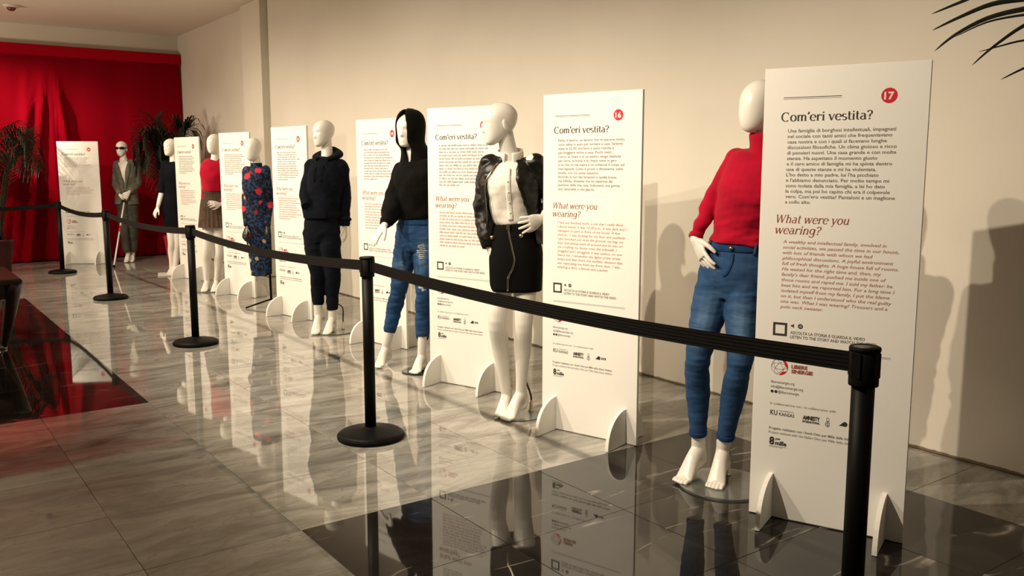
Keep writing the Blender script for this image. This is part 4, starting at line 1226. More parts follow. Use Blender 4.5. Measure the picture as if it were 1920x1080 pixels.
for s in 'LR':
    E_, W_ = V3(J['E' + s]), V3(J['W' + s])
    e = 0.98 if s == 'L' else 0.72
    bm = bmesh.new(); tube(bm, [lerp(E_, W_, e - 0.10), lerp(E_, W_, e - 0.03), lerp(E_, W_, e + 0.05)], [0.041, 0.042, 0.038], 24, None, 3, lambda a, t: 1 + 0.02 * math.sin(a * 12))
    link('cuff', mesh_of(bm, 'cuff'), 'black_fleece', jk)
bm = bmesh.new()
ps = cat([Vector(p) for p in path], 3); rs = cat([Vector(q) for q in rad], 3); al = [q.x for q in cat([Vector((a, 0)) for a in aL], 3)]
tube(bm, [p + sd * q[0] * math.sin(-R(a)) + fr * (q[1] * math.cos(R(a)) + 0.002) for p, q, a in zip(ps, rs, al)][:20], [(0.004, 0.003)] * 20, 8, sd, 1)
link('jacket_zip', mesh_of(bm, 'zip'), 'chrome', jk)
# skirt
def sqr(a, t):
    return (abs(math.cos(a)) ** 2.6 + abs(math.sin(a)) ** 2.6) ** (-1 / 2.6)
bm = bmesh.new()
hz_ = 0.735
top_ = lerp(P, W, 0.86)
hc_ = P + Vector((0.002, 0, 0)); hc_.z = hz_
hp = P + Vector((0.002, 0, -0.02))
tube(bm, [top_, lerp(P, W, 0.4), hp, lerp(hp, hc_, 0.5), hc_], [(0.104, 0.088), (0.130, 0.108), (0.148, 0.124), (0.147, 0.128), (0.143, 0.128)], 44, sd, 4, sqr)
sk = link('skirt', mesh_of(bm, 'skirt'), 'black_skirt', r)
def on_skirt(a, z, e=0.004):
    t = (top_.z - z) / (top_.z - hz_)
    keys = [(0, 0.104, 0.088), (0.26, 0.130, 0.108), (0.52, 0.148, 0.124), (0.76, 0.147, 0.128), (1, 0.143, 0.128)]
    for (t0, a0, b0), (t1, a1, b1) in zip(keys, keys[1:]):
        if t <= t1 or t1 == 1:
            u = (t - t0) / (t1 - t0)
            rx, ry = a0 + (a1 - a0) * u, b0 + (b1 - b0) * u
            break
    c = lerp(top_, hc_, t)
    k = sqr(a, 0)
    q = c + sd * (rx * k + e) * math.sin(a) + fr * (ry * k + e) * math.cos(a); q.z = z
    return q
bm = bmesh.new()
zp = [(-0.14, top_.z), (-0.10, top_.z - 0.05), (0.04, top_.z - 0.14), (0.10, top_.z - 0.19), (0.02, top_.z - 0.24), (-0.14, top_.z - 0.29), (-0.19, hz_ + 0.01)]
tube(bm, [on_skirt(a, z) for a, z in zp], [(0.0055, 0.003)] * len(zp), 8, sd, 5)
zz = link('zipper', mesh_of(bm, 'zipper'), 'chrome', sk)
zz['label'] = 'wavy silver zipper'
bm = bmesh.new(); q = on_skirt(-0.14, top_.z - 0.015, 0.010)
box(bm, q.x - 0.010, q.x + 0.010, q.y - 0.005, q.y + 0.003, q.z - 0.014, q.z + 0.016)
link('zip_pull', mesh_of(bm, 'zip_pull', False), 'brass', sk)
for a, z in ((-0.92, top_.z - 0.075), (0.42, top_.z - 0.062)):
    bm = bmesh.new(); ball(bm, on_skirt(a, z, 0.005), 0.013, 14, 10)
    link('button', mesh_of(bm, 'button'), 'brass', sk)
bm = bmesh.new()
torso(bm, J, phi, 0, 1, -0.006)
for s in 'LR':
    leg(bm, J, s, LEG_R)
    foot_pieces(bm, J['A' + s], J['b' + s], J['t' + s])
link('legs', remesh(bm, 0.0055, 4, 'legs'), 'mannequin_white', r)
link('hand', hand_at(J, 'L', (0.8, 0.3, 0.1), -1, 0.22, 0.1, 0.95), 'mannequin_white', r)
link('hand', hand_at(J, 'R', (0.2, 0.9, 0.2), -1, 0.12, 0.25, 1.0, arm=lerp(J['ER'], J['WR'], 0.6), arm_r=0.027), 'mannequin_white', r)
glass_base(r, (0.03, 0.03), 0.125, [(0.050, 0.07, 0.26), (0.062, 0.09, 0.20), (0.095, 0.10, 0.10), (0.095, 0.10, 0.012)])

# ---- 6: black hooded sweatshirt, ripped jeans
r, J = figure(6, 'white mannequin with black hood up, black sweatshirt and ripped blue jeans')
phi = R(32)
put_head(r, J, R(34), True, False, pitch=2)
fr = Vector((-math.sin(phi), -math.cos(phi), 0)); sd = Vector((math.cos(phi), -math.sin(phi), 0))
P, W, C, N = (V3(J[q]) for q in 'PWCN')
bm = bmesh.new()
torso(bm, J, phi, 3, 8, 0.036, {3: 0.012, 4: 0.014, 5: 0.006}, hem=[lerp(P, W, 0.74)], hem_r=[(0.140, 0.112)])
for s in 'LR':
    arm(bm, J, s, [0.076, 0.078, 0.074, 0.072, 0.046], 0.90); yoke(bm, J, s, 0.060, 0.070)
me = remesh(bm, 0.007, 4, 'sweatshirt')
wrinkle(me, 0.016, (7, 7, 9), 5.5, 0.006)
sw = link('sweatshirt', me, 'black_fleece', r)
for s in 'LR':
    E_, W_ = V3(J['E' + s]), V3(J['W' + s])
    bm = bmesh.new(); tube(bm, [lerp(E_, W_, 0.84), lerp(E_, W_, 0.92), lerp(E_, W_, 1.02)], [0.044, 0.040, 0.036], 24, None, 3)
    link('cuff', mesh_of(bm, 'cuff'), 'black_fleece', sw)
bm = bmesh.new()
hc = V3(J['HC'])
ph = R(34)
fr2 = Vector((-math.sin(ph), -math.cos(ph), 0)); 
hp_ = [hc + Vector((0, 0, 0.142)), hc + Vector((0, 0, 0.128)), hc + Vector((0, 0, 0.095)), hc + Vector((0, 0, 0.04)), hc + Vector((0, 0, -0.02)), hc + Vector((0, 0, -0.08)), lerp(hc, N, 0.62) + Vector((0.012, 0.01, 0)), lerp(hc, N, 0.85) + Vector((0.012, 0.01, 0)), N + Vector((0.012, 0.01, -0.03))]
hp_ = [p - fr2 * (0.020 if i < 6 else 0.010) for i, p in enumerate(hp_)]
hr = [(0.020, 0.026), (0.055, 0.074), (0.080, 0.106), (0.090, 0.120), (0.091, 0.122), (0.089, 0.118), (0.092, 0.108), (0.108, 0.100), (0.130, 0.105)]
ho = [3, 4, 20, 36, 40, 38, 26, 10, 4]
hq = [3, 4, 14, 24, 27, 26, 18, 8, 4]
open_shell(bm, cat(hp_, 3), [tuple(q) for q in cat([Vector(q) for q in hr], 3)], ph, [q.x for q in cat([Vector((a, 0)) for a in ho], 3)], [q.x for q in cat([Vector((a, 0)) for a in hq], 3)], 0.016)
me = remesh(bm, 0.006, 3, 'hood')
wrinkle(me, 0.007, (8, 8, 10), 2.2)
link('hood', me, 'black_fleece', sw)
bm = bmesh.new()
torso(bm, J, phi, 0, 2, 0.008)
tube(bm, [P + Vector((0, 0, -0.03)), lerp(P, W, 0.4), lerp(P, W, 0.85)], [(0.152, 0.108), (0.140, 0.102), (0.124, 0.094)], 28, sd, 3)
for s in 'LR':
    leg(bm, J, s, [0.086, 0.078, 0.058, 0.058, 0.046, 0.041], end=0.74 if s == 'L' else 0.70)
me = remesh(bm, 0.0065, 4, 'jeans')
wrinkle(me, 0.008, (8, 8, 22), 4.4, 0.004)
HL, KL, HR, KR = (V3(J[q]) for q in ('HL', 'KL', 'HR', 'KR'))
def fade6(p):
    f = 0.0
    for H_, K_, c0, w in ((HL, KL, 0.55, 0.22), (HR, KR, 0.25, 0.30)):
        t = (p.z - H_.z) / (K_.z - H_.z)
        c = lerp(H_, K_, max(0, min(1, t)))
        f = max(f, math.exp(-((p.x - c.x + 0.02) / 0.045) ** 2) * math.exp(-((t - c0) / w) ** 2) * (1 if p.y < c.y else 0.2))
    return 0.62 * f + 0.06
fade_attr(me, fade6)
jn = link('jeans', me, 'blue_denim', r)
bm = bmesh.new()
wc = lerp(P, W, 0.62)
tube(bm, [wc + Vector((0, 0, -0.018)), wc, wc + Vector((0, 0, 0.02))], [(0.139, 0.104), (0.137, 0.103), (0.131, 0.099)], 36, sd, 2)
link('waistband', mesh_of(bm, 'waistband'), 'blue_denim', jn)
def rip(c, w, h, d):
    bm = bmesh.new()
    n = 9
    for i in range(n):
        t = (i / (n - 1) - 0.5)
        ww = w * (0.5 + 0.5 * math.cos(t * 2.6)) * (0.8 + 0.2 * math.sin(i * 2.1))
        q = V3(c) + Vector((0.004 * math.sin(i * 1.7), 0, t * h))
        tube(bm, [q + Vector((-ww, 0.012, 0.001)), q + Vector((-ww * 0.5, 0.002, -0.001)), q + Vector((ww * 0.5, 0.002, 0.001)), q + Vector((ww, 0.012, 0))], [(0.0028, 0.004)] * 4, 6, (0, 1, 0), 2)
    return mesh_of(bm, 'rip')
cR = lerp(HR, KR, 0.18); link('frayed_rip', rip(cR + Vector((-0.020, -0.081, 0)), 0.040, 0.10, 0), 'worn_denim', jn)
cR = lerp(HR, KR, 0.86); link('frayed_rip', rip(cR + Vector((-0.008, -0.060, 0)), 0.034, 0.05, 0), 'worn_denim', jn)
for s in 'LR':
    K_, A_ = V3(J['K' + s]), V3(J['A' + s])
    e = 0.74 if s == 'L' else 0.70
    bm = bmesh.new()
    limb(bm, [lerp(K_, A_, e - 0.06), lerp(K_, A_, (e + 1) / 2), A_ + Vector((0, 0, 0.01))], [0.031, 0.032, 0.030])
    foot_pieces(bm, J['A' + s], J['b' + s], J['t' + s], True)
    link('foot', remesh(bm, 0.0055, 3, 'foot'), 'mannequin_white', r)
link('hand', hand_at(J, 'L', (0.4, 0.2, -0.9), -1, 0.10, 0.12, 1.14, 0.0038), 'mannequin_white', r)
link('hand', hand_at(J, 'R', (-0.8, 0.3, 0), 1, 0.2, 0.1, 0.95, 0.004), 'mannequin_white', r)
glass_base(r, (0.10, -0.01), 0.125, [(0.14, 0.06, 0.30), (0.14, 0.06, 0.15), (0.14, 0.055, 0.012)], material='gloss_black')

# ---- 5: navy hoodie and joggers
r, J = figure(5, 'white mannequin in plain navy hoodie and navy jogging trousers')
phi = R(30)
put_head(r, J, R(52), True, False, pitch=0)
fr = Vector((-math.sin(phi), -math.cos(phi), 0)); sd = Vector((math.cos(phi), -math.sin(phi), 0))
P, W, C, N = (V3(J[q]) for q in 'PWCN')
bm = bmesh.new()
torso(bm, J, phi, 3, 8, 0.026, {3: 0.026, 4: 0.014, 7: 0.004}, hem=[lerp(P, W, 0.62), lerp(P, W, 0.46)], hem_r=[(0.168, 0.130), (0.150, 0.118)])
yoke(bm, J, 'L', 0.052, 0.060); yoke(bm, J, 'R', 0.052, 0.060)
arm(bm, J, 'R', [0.066, 0.060, 0.054, 0.050, 0.040], 0.96)
arm(bm, J, 'L', [0.066, 0.060, 0.056, 0.054, 0.050], 1.0)
me = remesh(bm, 0.007, 4, 'hoodie')
wrinkle(me, 0.010, (8, 8, 12), 6.1, 0.005)
hd = link('hoodie', me, 'navy_fleece', r)
bm = bmesh.new()   # hood lying round the neck
pts, rd = [], []
for i in range(13):
    a = R(-158 + 316 * i / 12)
    k = math.cos(a / 2)
    bk = (1 - abs(a) / R(158))
    pts.append(N + sd * (0.092 * math.sin(a)) - fr * (0.085 * math.cos(a)) + Vector((0, 0, 0.055 - 0.075 * (1 - bk))))
    rd.append((0.020 + 0.020 * bk, 0.034 + 0.016 * bk))
tube(bm, pts, rd, 14, (0, 0, 1), 3)
link('hood', remesh(bm, 0.006, 3, 'hood'), 'navy_fleece', hd)
for q in (-0.028, 0.028):
    bm = bmesh.new(); tube(bm, [N + fr * 0.085 + sd * q + Vector((0, 0, -0.05)), C + fr * 0.145 + sd * q * 1.2 + Vector((0, 0, 0.06)), C + fr * 0.152 + sd * q * 1.1 + Vector((0, 0, -0.03))], [0.004] * 3, 8, None, 4)
    link('drawstring', mesh_of(bm, 'drawstring'), 'navy_fleece', hd)
bm = bmesh.new()
pk = lerp(P, W, 0.78)
tube(bm, [pk + fr * 0.105 + Vector((0, 0, -0.06)), pk + fr * 0.112, pk + fr * 0.112 + Vector((0, 0, 0.06))], [(0.115, 0.030), (0.105, 0.030), (0.060, 0.022)], 24, sd, 4)
link('front_pocket', remesh(bm, 0.007, 3, 'pocket'), 'navy_fleece', hd)
bm = bmesh.new()
E_, W_ = V3(J['ER']), V3(J['WR'])
tube(bm, [lerp(E_, W_, 0.74), lerp(E_, W_, 0.82), lerp(E_, W_, 0.88), lerp(E_, W_, 0.94), lerp(E_, W_, 1.03)], [0.050, 0.060, 0.046, 0.048, 0.041], 24, None, 3)
link('cuff', mesh_of(bm, 'cuff'), 'navy_fleece', hd)
bm = bmesh.new()
torso(bm, J, phi, 0, 2, 0.012)
for s in 'LR':
    leg(bm, J, s, [0.092, 0.086, 0.066, 0.062, 0.052, 0.046], end=0.76 if s == 'L' else 0.80)
me = remesh(bm, 0.007, 4, 'joggers')
wrinkle(me, 0.008, (8, 8, 14), 8.8, 0.004)
link('joggers', me, 'navy_fleece', r)
for s in 'LR':
    K_, A_ = V3(J['K' + s]), V3(J['A' + s])
    bm = bmesh.new()
    limb(bm, [lerp(K_, A_, 0.64), lerp(K_, A_, 0.86), A_], [0.040, 0.037, 0.038])
    foot_pieces(bm, J['A' + s], J['b' + s], J['t' + s], False)
    link('foot', remesh(bm, 0.0065, 3, 'foot'), 'mannequin_white', r)
link('hand', hand_at(J, 'R', (-0.8, 0.3, 0), 1, 0.2, 0.1, 1.0, 0.004), 'mannequin_white', r)
glass_base(r, (0.06, -0.03), 0.17, [(0.10, 0.02, 0.24), (0.145, 0.03, 0.20), (0.145, 0.03, 0.10), (0.145, 0.03, 0.012)])

# ---- 4: floral dress on a tripod stand
r, J = figure(4, 'faceless white bust in dark blue floral dress on a black tripod stand')
phi = R(18)
put_head(r, J, R(34), False, False, scale=1.02)
fr = Vector((-math.sin(phi), -math.cos(phi), 0)); sd = Vector((math.cos(phi), -math.sin(phi), 0))
P, W, C, N = (V3(J[q]) for q in 'PWCN')
bm = bmesh.new()
lo = lambda z, dx: Vector((P.x + dx, P.y, z))
torso(bm, J, phi, 3, 8, 0.006, hem=[lerp(P, W, 0.4), lo(0.78, 0.0), lo(0.62, 0.006), lo(0.45, 0.012), lo(0.325, 0.016)], hem_r=[(0.120, 0.095), (0.126, 0.100), (0.120, 0.096), (0.110, 0.092), (0.106, 0.090)])
for s in 'LR':
    arm(bm, J, s, [0.050, 0.046, 0.042, 0.040, 0.034], 0.98)
me = remesh(bm, 0.008, 4, 'dress')
wrinkle(me, 0.008, (9, 9, 5), 2.9, 0.004)
dr = link('dress', me, 'floral_print', r)
bm = bmesh.new(); tube(bm, [N + Vector((0, 0, -0.03)), N + Vector((0, 0, 0.0)), N + Vector((0, 0, 0.035))], [(0.075, 0.065), (0.058, 0.056), (0.053, 0.052)], 24, None, 3)
link('collar', mesh_of(bm, 'collar'), 'floral_print', dr)
for s, th in (('L', -1), ('R', 1)):
    link('glove', hand_at(J, s, (0.5, 0.4, 0), th, 0.3, 0.05, 1.05, 0.005), 'mannequin_black', r)
bm = bmesh.new(); tube(bm, [(0.095, 0.0, 0.40), (0.098, 0.0, 0.25), (0.10, 0.0, 0.07)], [0.012] * 3, 12, None, 2)
link('stand_pole', mesh_of(bm, 'stand_pole'), 'black_powder_coat', r)
for a in (200, 320, 80):
    e = Vector((0.10 + 0.26 * math.cos(R(a)), 0.26 * math.sin(R(a)), 0.010))
    bm = bmesh.new(); tube(bm, [(0.10, 0.0, 0.075), e], [0.009, 0.008], 10, None, 1)
    lg = link('stand_leg', mesh_of(bm, 'stand_leg'), 'black_powder_coat', r)
    bm = bmesh.new(); ball(bm, e, 0.0095, 10, 8)
    link('foot_cap', mesh_of(bm, 'foot_cap'), 'black_rubber', lg)

# ---- 3: red top, pleated brown skirt
r, J = figure(3, 'faceless white mannequin in red round-neck top and short brown pleated skirt')
phi = R(20)
put_head(r, J, R(40), False, False, pitch=0)
fr = Vector((-math.sin(phi), -math.cos(phi), 0)); sd = Vector((math.cos(phi), -math.sin(phi), 0))
P, W, C, N = (V3(J[q]) for q in 'PWCN')
bm = bmesh.new()
torso(bm, J, phi, 3, 7, 0.018, {3: 0.012, 4: 0.012})
tube(bm, [lerp(C, N, 0.7), lerp(C, N, 0.95), N + Vector((0, 0, -0.005))], [(0.12, 0.075), (0.10, 0.065), (0.075, 0.06)], 20, sd, 2)
for s in 'LR':
    arm(bm, J, s, [0.056, 0.054, 0.048, 0.045, 0.036], 0.90); yoke(bm, J, s, 0.045, 0.052)
me = remesh(bm, 0.008, 4, 'top'); wrinkle(me, 0.010, (8, 8, 12), 4.7)
link('jumper', me, 'red_knit', r)
bm = bmesh.new()
wz, hz_ = W.z - 0.005, 0.73
def pl(a, s):
    return 1 + (0.012 + 0.055 * s) * (abs(((a * 22 / (2 * PI)) % 1.0) - 0.5) * 2 - 0.5)
ctr = lambda z: Vector((P.x, P.y, z))
tube(bm, [ctr(wz), lerp(ctr(wz), ctr(hz_), 0.35), lerp(ctr(wz), ctr(hz_), 0.7), ctr(hz_)], [(0.120, 0.092), (0.150, 0.112), (0.168, 0.128), (0.182, 0.140)], 132, sd, 4, pl)
sk = link('pleated_skirt', mesh_of(bm, 'pleated_skirt', False), 'brown_wool', r)
bm = bmesh.new(); tube(bm, [ctr(wz - 0.02), ctr(wz), ctr(wz + 0.02)], [(0.125, 0.097), (0.123, 0.095), (0.119, 0.091)], 36, sd, 2)
link('waistband', mesh_of(bm, 'waistband'), 'brown_wool', sk)
bm = bmesh.new()
torso(bm, J, phi, 0, 1, -0.006)
for s in 'LR':
    leg(bm, J, s, LEG_R); foot_pieces(bm, J['A' + s], J['b' + s], J['t' + s], False)
link('legs', remesh(bm, 0.007, 4, 'legs'), 'mannequin_white', r)
link('hand', hand_at(J, 'L', (0.8, 0.3, 0), -1, 0.2, 0.1, 1.0, 0.005), 'mannequin_white', r)
link('hand', hand_at(J, 'R', (0, 0.8, -0.4), -1, 0.15, 0.2, 1.05, 0.005), 'mannequin_white', r)
glass_base(r, (0.0, -0.04), 0.16, [(0.08, 0.03, 0.30), (0.10, 0.05, 0.15), (0.10, 0.05, 0.012)])

# ---- 2: dark dress on a square plate
r, J = figure(2, 'bald white mannequin in dark navy dress, partly behind a board, on a square base')
phi = R(30)
put_head(r, J, R(48), True, True)
fr = Vector((-math.sin(phi), -math.cos(phi), 0)); sd = Vector((math.cos(phi), -math.sin(phi), 0))
P, W, C, N = (V3(J[q]) for q in 'PWCN')
lo = lambda z, dx: Vector((P.x + dx, P.y, z))
bm = bmesh.new()
torso(bm, J, phi, 3, 8, 0.012, hem=[lerp(P, W, 0.4), lo(0.85, 0), lo(0.70, 0), lo(0.575, 0)], hem_r=[(0.150, 0.115), (0.160, 0.118), (0.152, 0.112), (0.140, 0.106)])
for s in 'LR':
    S_, E_ = V3(J['S' + s]), V3(J['E' + s])
    limb(bm, [S_, lerp(S_, E_, 0.5), lerp(S_, E_, 1.0)], [0.058, 0.056, 0.050])
me = remesh(bm, 0.008, 4, 'dress'); wrinkle(me, 0.008, (8, 8, 8), 3.3)
link('dress', me, 'navy_dress', r)
bm = bmesh.new()
torso(bm, J, phi, 0, 1, -0.01)
for s in 'LR':
    leg(bm, J, s, LEG_R); foot_pieces(bm, J['A' + s], J['b' + s], J['t' + s], False)
link('legs', remesh(bm, 0.007, 4, 'legs'), 'mannequin_white', r)
for s, th in (('L', -1), ('R', 1)):
    E_, W_ = V3(J['E' + s]), V3(J['W' + s])
    bm = bmesh.new(); tube(bm, [lerp(V3(J['S' + s]), E_, 0.9), E_, lerp(E_, W_, 0.5), W_], [0.036, 0.035, 0.032, 0.024], 16, None, 3)
    link('forearm', mesh_of(bm, 'forearm'), 'mannequin_white', r)
    link('hand', hand_at(J, s, (0.7, 0.4, 0), th, 0.3, 0.1, 1.05, 0.005), 'mannequin_white', r)
link('base_plate', bevel_box(-0.17, 0.15, -0.24, 0.12, 0.001, 0.014, 0.002, 1, 'base_plate'), 'base_ivory', r)

# ---- 1: grey trouser suit, dark glasses
r, J = figure(1, 'white mannequin in grey blazer and trousers wearing dark glasses before the red curtain')
phi = R(14)
put_head(r, J, R(22), True, True)
fr = Vector((-math.sin(phi), -math.cos(phi), 0)); sd = Vector((math.cos(phi), -math.sin(phi), 0))
P, W, C, N = (V3(J[q]) for q in 'PWCN')
bm = bmesh.new(); torso(bm, J, phi, 3, 8, 0.006)
sh = link('shirt', remesh(bm, 0.008, 3, 'shirt'), 'white_cotton', r)
bm = bmesh.new(); tube(bm, [N + Vector((0, 0, -0.04)), N, N + Vector((0, 0, 0.035))], [(0.085, 0.07), (0.062, 0.060), (0.057, 0.056)], 20, None, 3)
link('collar', mesh_of(bm, 'collar'), 'white_cotton', sh)
path = [lerp(P, W, 0.06), lerp(P, W, 0.5), W, lerp(W, C, 0.5), C, lerp(C, N, 0.5), lerp(C, N, 0.84), N]
rad = [(0.176, 0.140), (0.166, 0.132), (0.142, 0.112), (0.150, 0.118), (0.162, 0.134), (0.158, 0.116), (0.140, 0.088), (0.078, 0.070)]
op = [20, 8, 2, 6, 15, 24, 36, 42]
bm = bmesh.new()
open_shell(bm, cat(path, 3), [tuple(q) for q in cat([Vector(q) for q in rad], 3)], phi, [q.x for q in cat([Vector((a, 0)) for a in op], 3)], [q.x for q in cat([Vector((a, 0)) for a in op], 3)], 0.02)
for s in 'LR':
    arm(bm, J, s, [0.064, 0.060, 0.054, 0.050, 0.042], 0.92); yoke(bm, J, s, 0.048, 0.060)
me = remesh(bm, 0.008, 3, 'blazer'); wrinkle(me, 0.010, (8, 8, 12), 1.9)
bz = link('blazer', me, 'grey_tweed', r)
for sg in (-1, 1):
    bm = bmesh.new()
    pts = []
    for t, a in ((0.0, 3), (0.35, 9), (0.7, 20), (1.0, 33)):
        c = lerp(W, lerp(C, N, 0.84), t)
        rx = 0.146 + 0.018 * math.sin(PI * t) - 0.004 * t; ry = 0.118 + 0.030 * math.sin(PI * t * 0.8) - 0.028 * t
        pts.append(c + sd * rx * math.sin(R(a + 5) * sg) + fr * ry * math.cos(R(a)))
    tube(bm, pts, [(0.006, 0.006), (0.020, 0.007), (0.032, 0.007), (0.018, 0.007)], 10, sd, 4)
    link('lapel', mesh_of(bm, 'lapel'), 'grey_tweed', bz)
bm = bmesh.new()
torso(bm, J, phi, 0, 2, 0.010)
for s in 'LR':
    leg(bm, J, s, [0.090, 0.088, 0.076, 0.074, 0.068, 0.062], end=0.86)
me = remesh(bm, 0.008, 4, 'trousers'); wrinkle(me, 0.009, (8, 8, 10), 2.7)
link('trousers', me, 'grey_trouser', r)
for s in 'LR':
    K_, A_ = V3(J['K' + s]), V3(J['A' + s])
    bm = bmesh.new(); limb(bm, [lerp(K_, A_, 0.72), lerp(K_, A_, 0.9), A_], [0.037, 0.034, 0.036])
    foot_pieces(bm, J['A' + s], J['b' + s], J['t' + s], False)
    link('foot', remesh(bm, 0.007, 3, 'foot'), 'mannequin_white', r)
link('hand', hand_at(J, 'L', (0.2, 0.9, -0.2), -1, 0.45, 0.05, 1.0, 0.005), 'mannequin_white', r)
link('hand', hand_at(J, 'R', (-0.2, 0.9, -0.2), 1, 0.45, 0.05, 1.0, 0.005), 'mannequin_white', r)
glass_base(r, (0.02, -0.06), 0.17, [(0.05, 0.06, 0.30), (0.05, 0.07, 0.15), (0.05, 0.07, 0.012)])
M1 = Matrix.Translation((*J['base'], 0)) @ Matrix.Rotation(R(J['rot']), 4, 'Z')
# dark glasses worn by it
sg = empty('sunglasses', (0, 0, 0))
tag(sg, 'black wraparound glasses on the mannequin in the grey suit', 'sunglasses')
sg.location = M1 @ (V3(J['HC']) + Vector((0, 0, 0.004)))
sg.rotation_euler = (0, 0, R(J['rot']) - R(22))
for s in (-1, 1):
    bm = bmesh.new(); tube(bm, [(s * 0.004, -0.100, 0.004), (s * 0.035, -0.097, 0.005), (s * 0.070, -0.066, 0.006)], [(0.004, 0.014), (0.004, 0.019), (0.004, 0.012)], 12, (0, 1, 0), 4)
    link('lens', mesh_of(bm, 'lens'), 'lens_dark', sg)
    bm = bmesh.new(); tube(bm, [(s * 0.070, -0.066, 0.008), (s * 0.077, -0.01, 0.008), (s * 0.076, 0.03, 0.0)], [(0.003, 0.005)] * 3, 8, None, 3)
    link('temple', mesh_of(bm, 'temple'), 'gloss_black', sg)
# white cane in its hands
ca = empty('white_cane', (0, 0, 0))
tag(ca, 'long white cane with a red band held by the suited mannequin', 'cane')
top_w = M1 @ Vector((0.012, -0.245, 1.02)); tip_w = Vector((2.36, 13.05, 0.012))
tip_w = Vector((2.70, 13.37, 0.016))
hold = M1 @ (lerp(J['FL'], J['FR'], 0.5) + Vector((0, 0.03, 0.0)))
top_w = hold + (hold - tip_w).normalized() * 0.10
def cane_seg(name, a, b_, r_, m_):
    bm = bmesh.new(); tube(bm, [lerp(tip_w, top_w, a), lerp(tip_w, top_w, b_)], [r_, r_], 12, None, 1)
    link(name, mesh_of(bm, name), m_, ca)
cane_seg('shaft', 0.02, 0.46, 0.011, 'cane_white')
cane_seg('red_band', 0.46, 0.54, 0.0125, 'cane_red')
cane_seg('upper_shaft', 0.54, 0.86, 0.011, 'cane_white')
cane_seg('grip', 0.86, 1.0, 0.014, 'gloss_black')
bm = bmesh.new(); ball(bm, tip_w + Vector((0, 0, 0.004)), 0.018, 12, 8)
link('tip', mesh_of(bm, 'tip'), 'black_rubber', ca)

# ------------------------------------------------------------------ potted palms
def blade(bm, pts, w, ref=(0, 0, 1)):
    """one folded leaflet along pts"""
    P_ = cat([Vector(p) for p in pts], 4)
    n = len(P_) - 1
    rows = []
    for i, p in enumerate(P_):
        t = (P_[min(i + 1, n)] - P_[max(i - 1, 0)]).normalized()
        s = t.cross(Vector(ref))
        s = s.normalized() if s.length > 1e-4 else Vector((1, 0, 0))
        u = i / n
        hw = w * (0.35 + 0.65 * min(1, u * 5)) * max(0.04, (1 - u) ** 0.55)
        up = s.cross(t)
        rows.append((bm.verts.new(p - s * hw + up * hw * 0.35), bm.verts.new(p), bm.verts.new(p + s * hw + up * hw * 0.35)))
    for a, b_ in zip(rows, rows[1:]):
        bm.faces.new((a[0], a[1], b_[1], b_[0])); bm.faces.new((a[1], a[2], b_[2], b_[1]))
def palm(name, loc, label, height, spread, n, seed, pot_r, pot_h, leaf_w=0.011, leaf_l=0.34, lim=(9, 9), low=(-9, -9), pot_m='red_pot'):
    def keep(bm):
        for v in bm.verts:
            v.co.x = max(low[0], min(v.co.x, lim[0])); v.co.y = max(low[1], min(v.co.y, lim[1]))
    rng = random.Random(seed)
    r = empty(name, (*loc, 0), 0)
    tag(r, label, 'palm', 'potted palms')
    bm = bmesh.new()
    lathe(bm, [(0.0, 0.002), (pot_r * 0.60, 0.002), (pot_r * 0.66, 0.03), (pot_r * 0.95, pot_h - 0.03), (pot_r, pot_h - 0.02), (pot_r, pot_h), (pot_r * 0.92, pot_h), (pot_r * 0.90, pot_h - 0.05)], 36)
    pt = link('pot', mesh_of(bm, 'pot'), pot_m, r)
    bm = bmesh.new(); lathe(bm, [(0.0, pot_h - 0.03), (pot_r * 0.5, pot_h - 0.025), (pot_r * 0.9, pot_h - 0.035)], 24)
    link('soil', mesh_of(bm, 'soil'), 'soil', pt)
    for i in range(n):
        az = 2 * PI * (i + rng.uniform(-0.3, 0.3)) / n * 1.0 + rng.uniform(0, 0.3)
        hh = height * rng.uniform(0.72, 1.0)
        sp = spread * rng.uniform(0.65, 1.0)
        dv = Vector((math.cos(az), math.sin(az), 0))
        base = Vector((rng.uniform(-0.04, 0.04), rng.uniform(-0.04, 0.04), pot_h - 0.03))
        pts = [base, base + dv * sp * 0.18 + Vector((0, 0, (hh - pot_h) * 0.55)), base + dv * sp * 0.50 + Vector((0, 0, (hh - pot_h) * 0.95)), base + dv * sp * 0.82 + Vector((0, 0, (hh - pot_h) * 0.95)), base + dv * sp * 1.05 + Vector((0, 0, (hh - pot_h) * 0.72))]
        pth = cat(pts, 9)
        bm = bmesh.new()
        tube(bm, pth[::3] + [pth[-1]], [0.009 * (1 - 0.75 * k / (len(pth[::3]))) for k in range(len(pth[::3]) + 1)], 6, None, 1)
        keep(bm)
        fo = link('frond', mesh_of(bm, 'frond'), 'palm_stem', r)
        bm = bmesh.new()
        m0 = int(len(pth) * 0.36)
        for k in range(m0, len(pth)):
            t = (pth[min(k + 1, len(pth) - 1)] - pth[k - 1]).normalized()
            sd_ = t.cross(Vector((0, 0, 1))).normalized()
            u = (k - m0) / (len(pth) - m0)
            ln = leaf_l * (0.55 + 0.75 * math.sin(PI * min(1, u * 0.9 + 0.12))) * rng.uniform(0.85, 1.1)
            for s in (-1, 1):
                d1 = (sd_ * s * 0.8 + t * 0.65 + Vector((0, 0, 0.25))).normalized()
                p0 = pth[k]
                blade(bm, [p0, p0 + d1 * ln * 0.45, p0 + d1 * ln * 0.8 + Vector((0, 0, -0.10 * ln)), p0 + d1 * ln + Vector((0, 0, -0.36 * ln))], leaf_w)
        keep(bm)
        link('leaflets', mesh_of(bm, 'leaflets'), 'palm_leaf', fo)
    return r
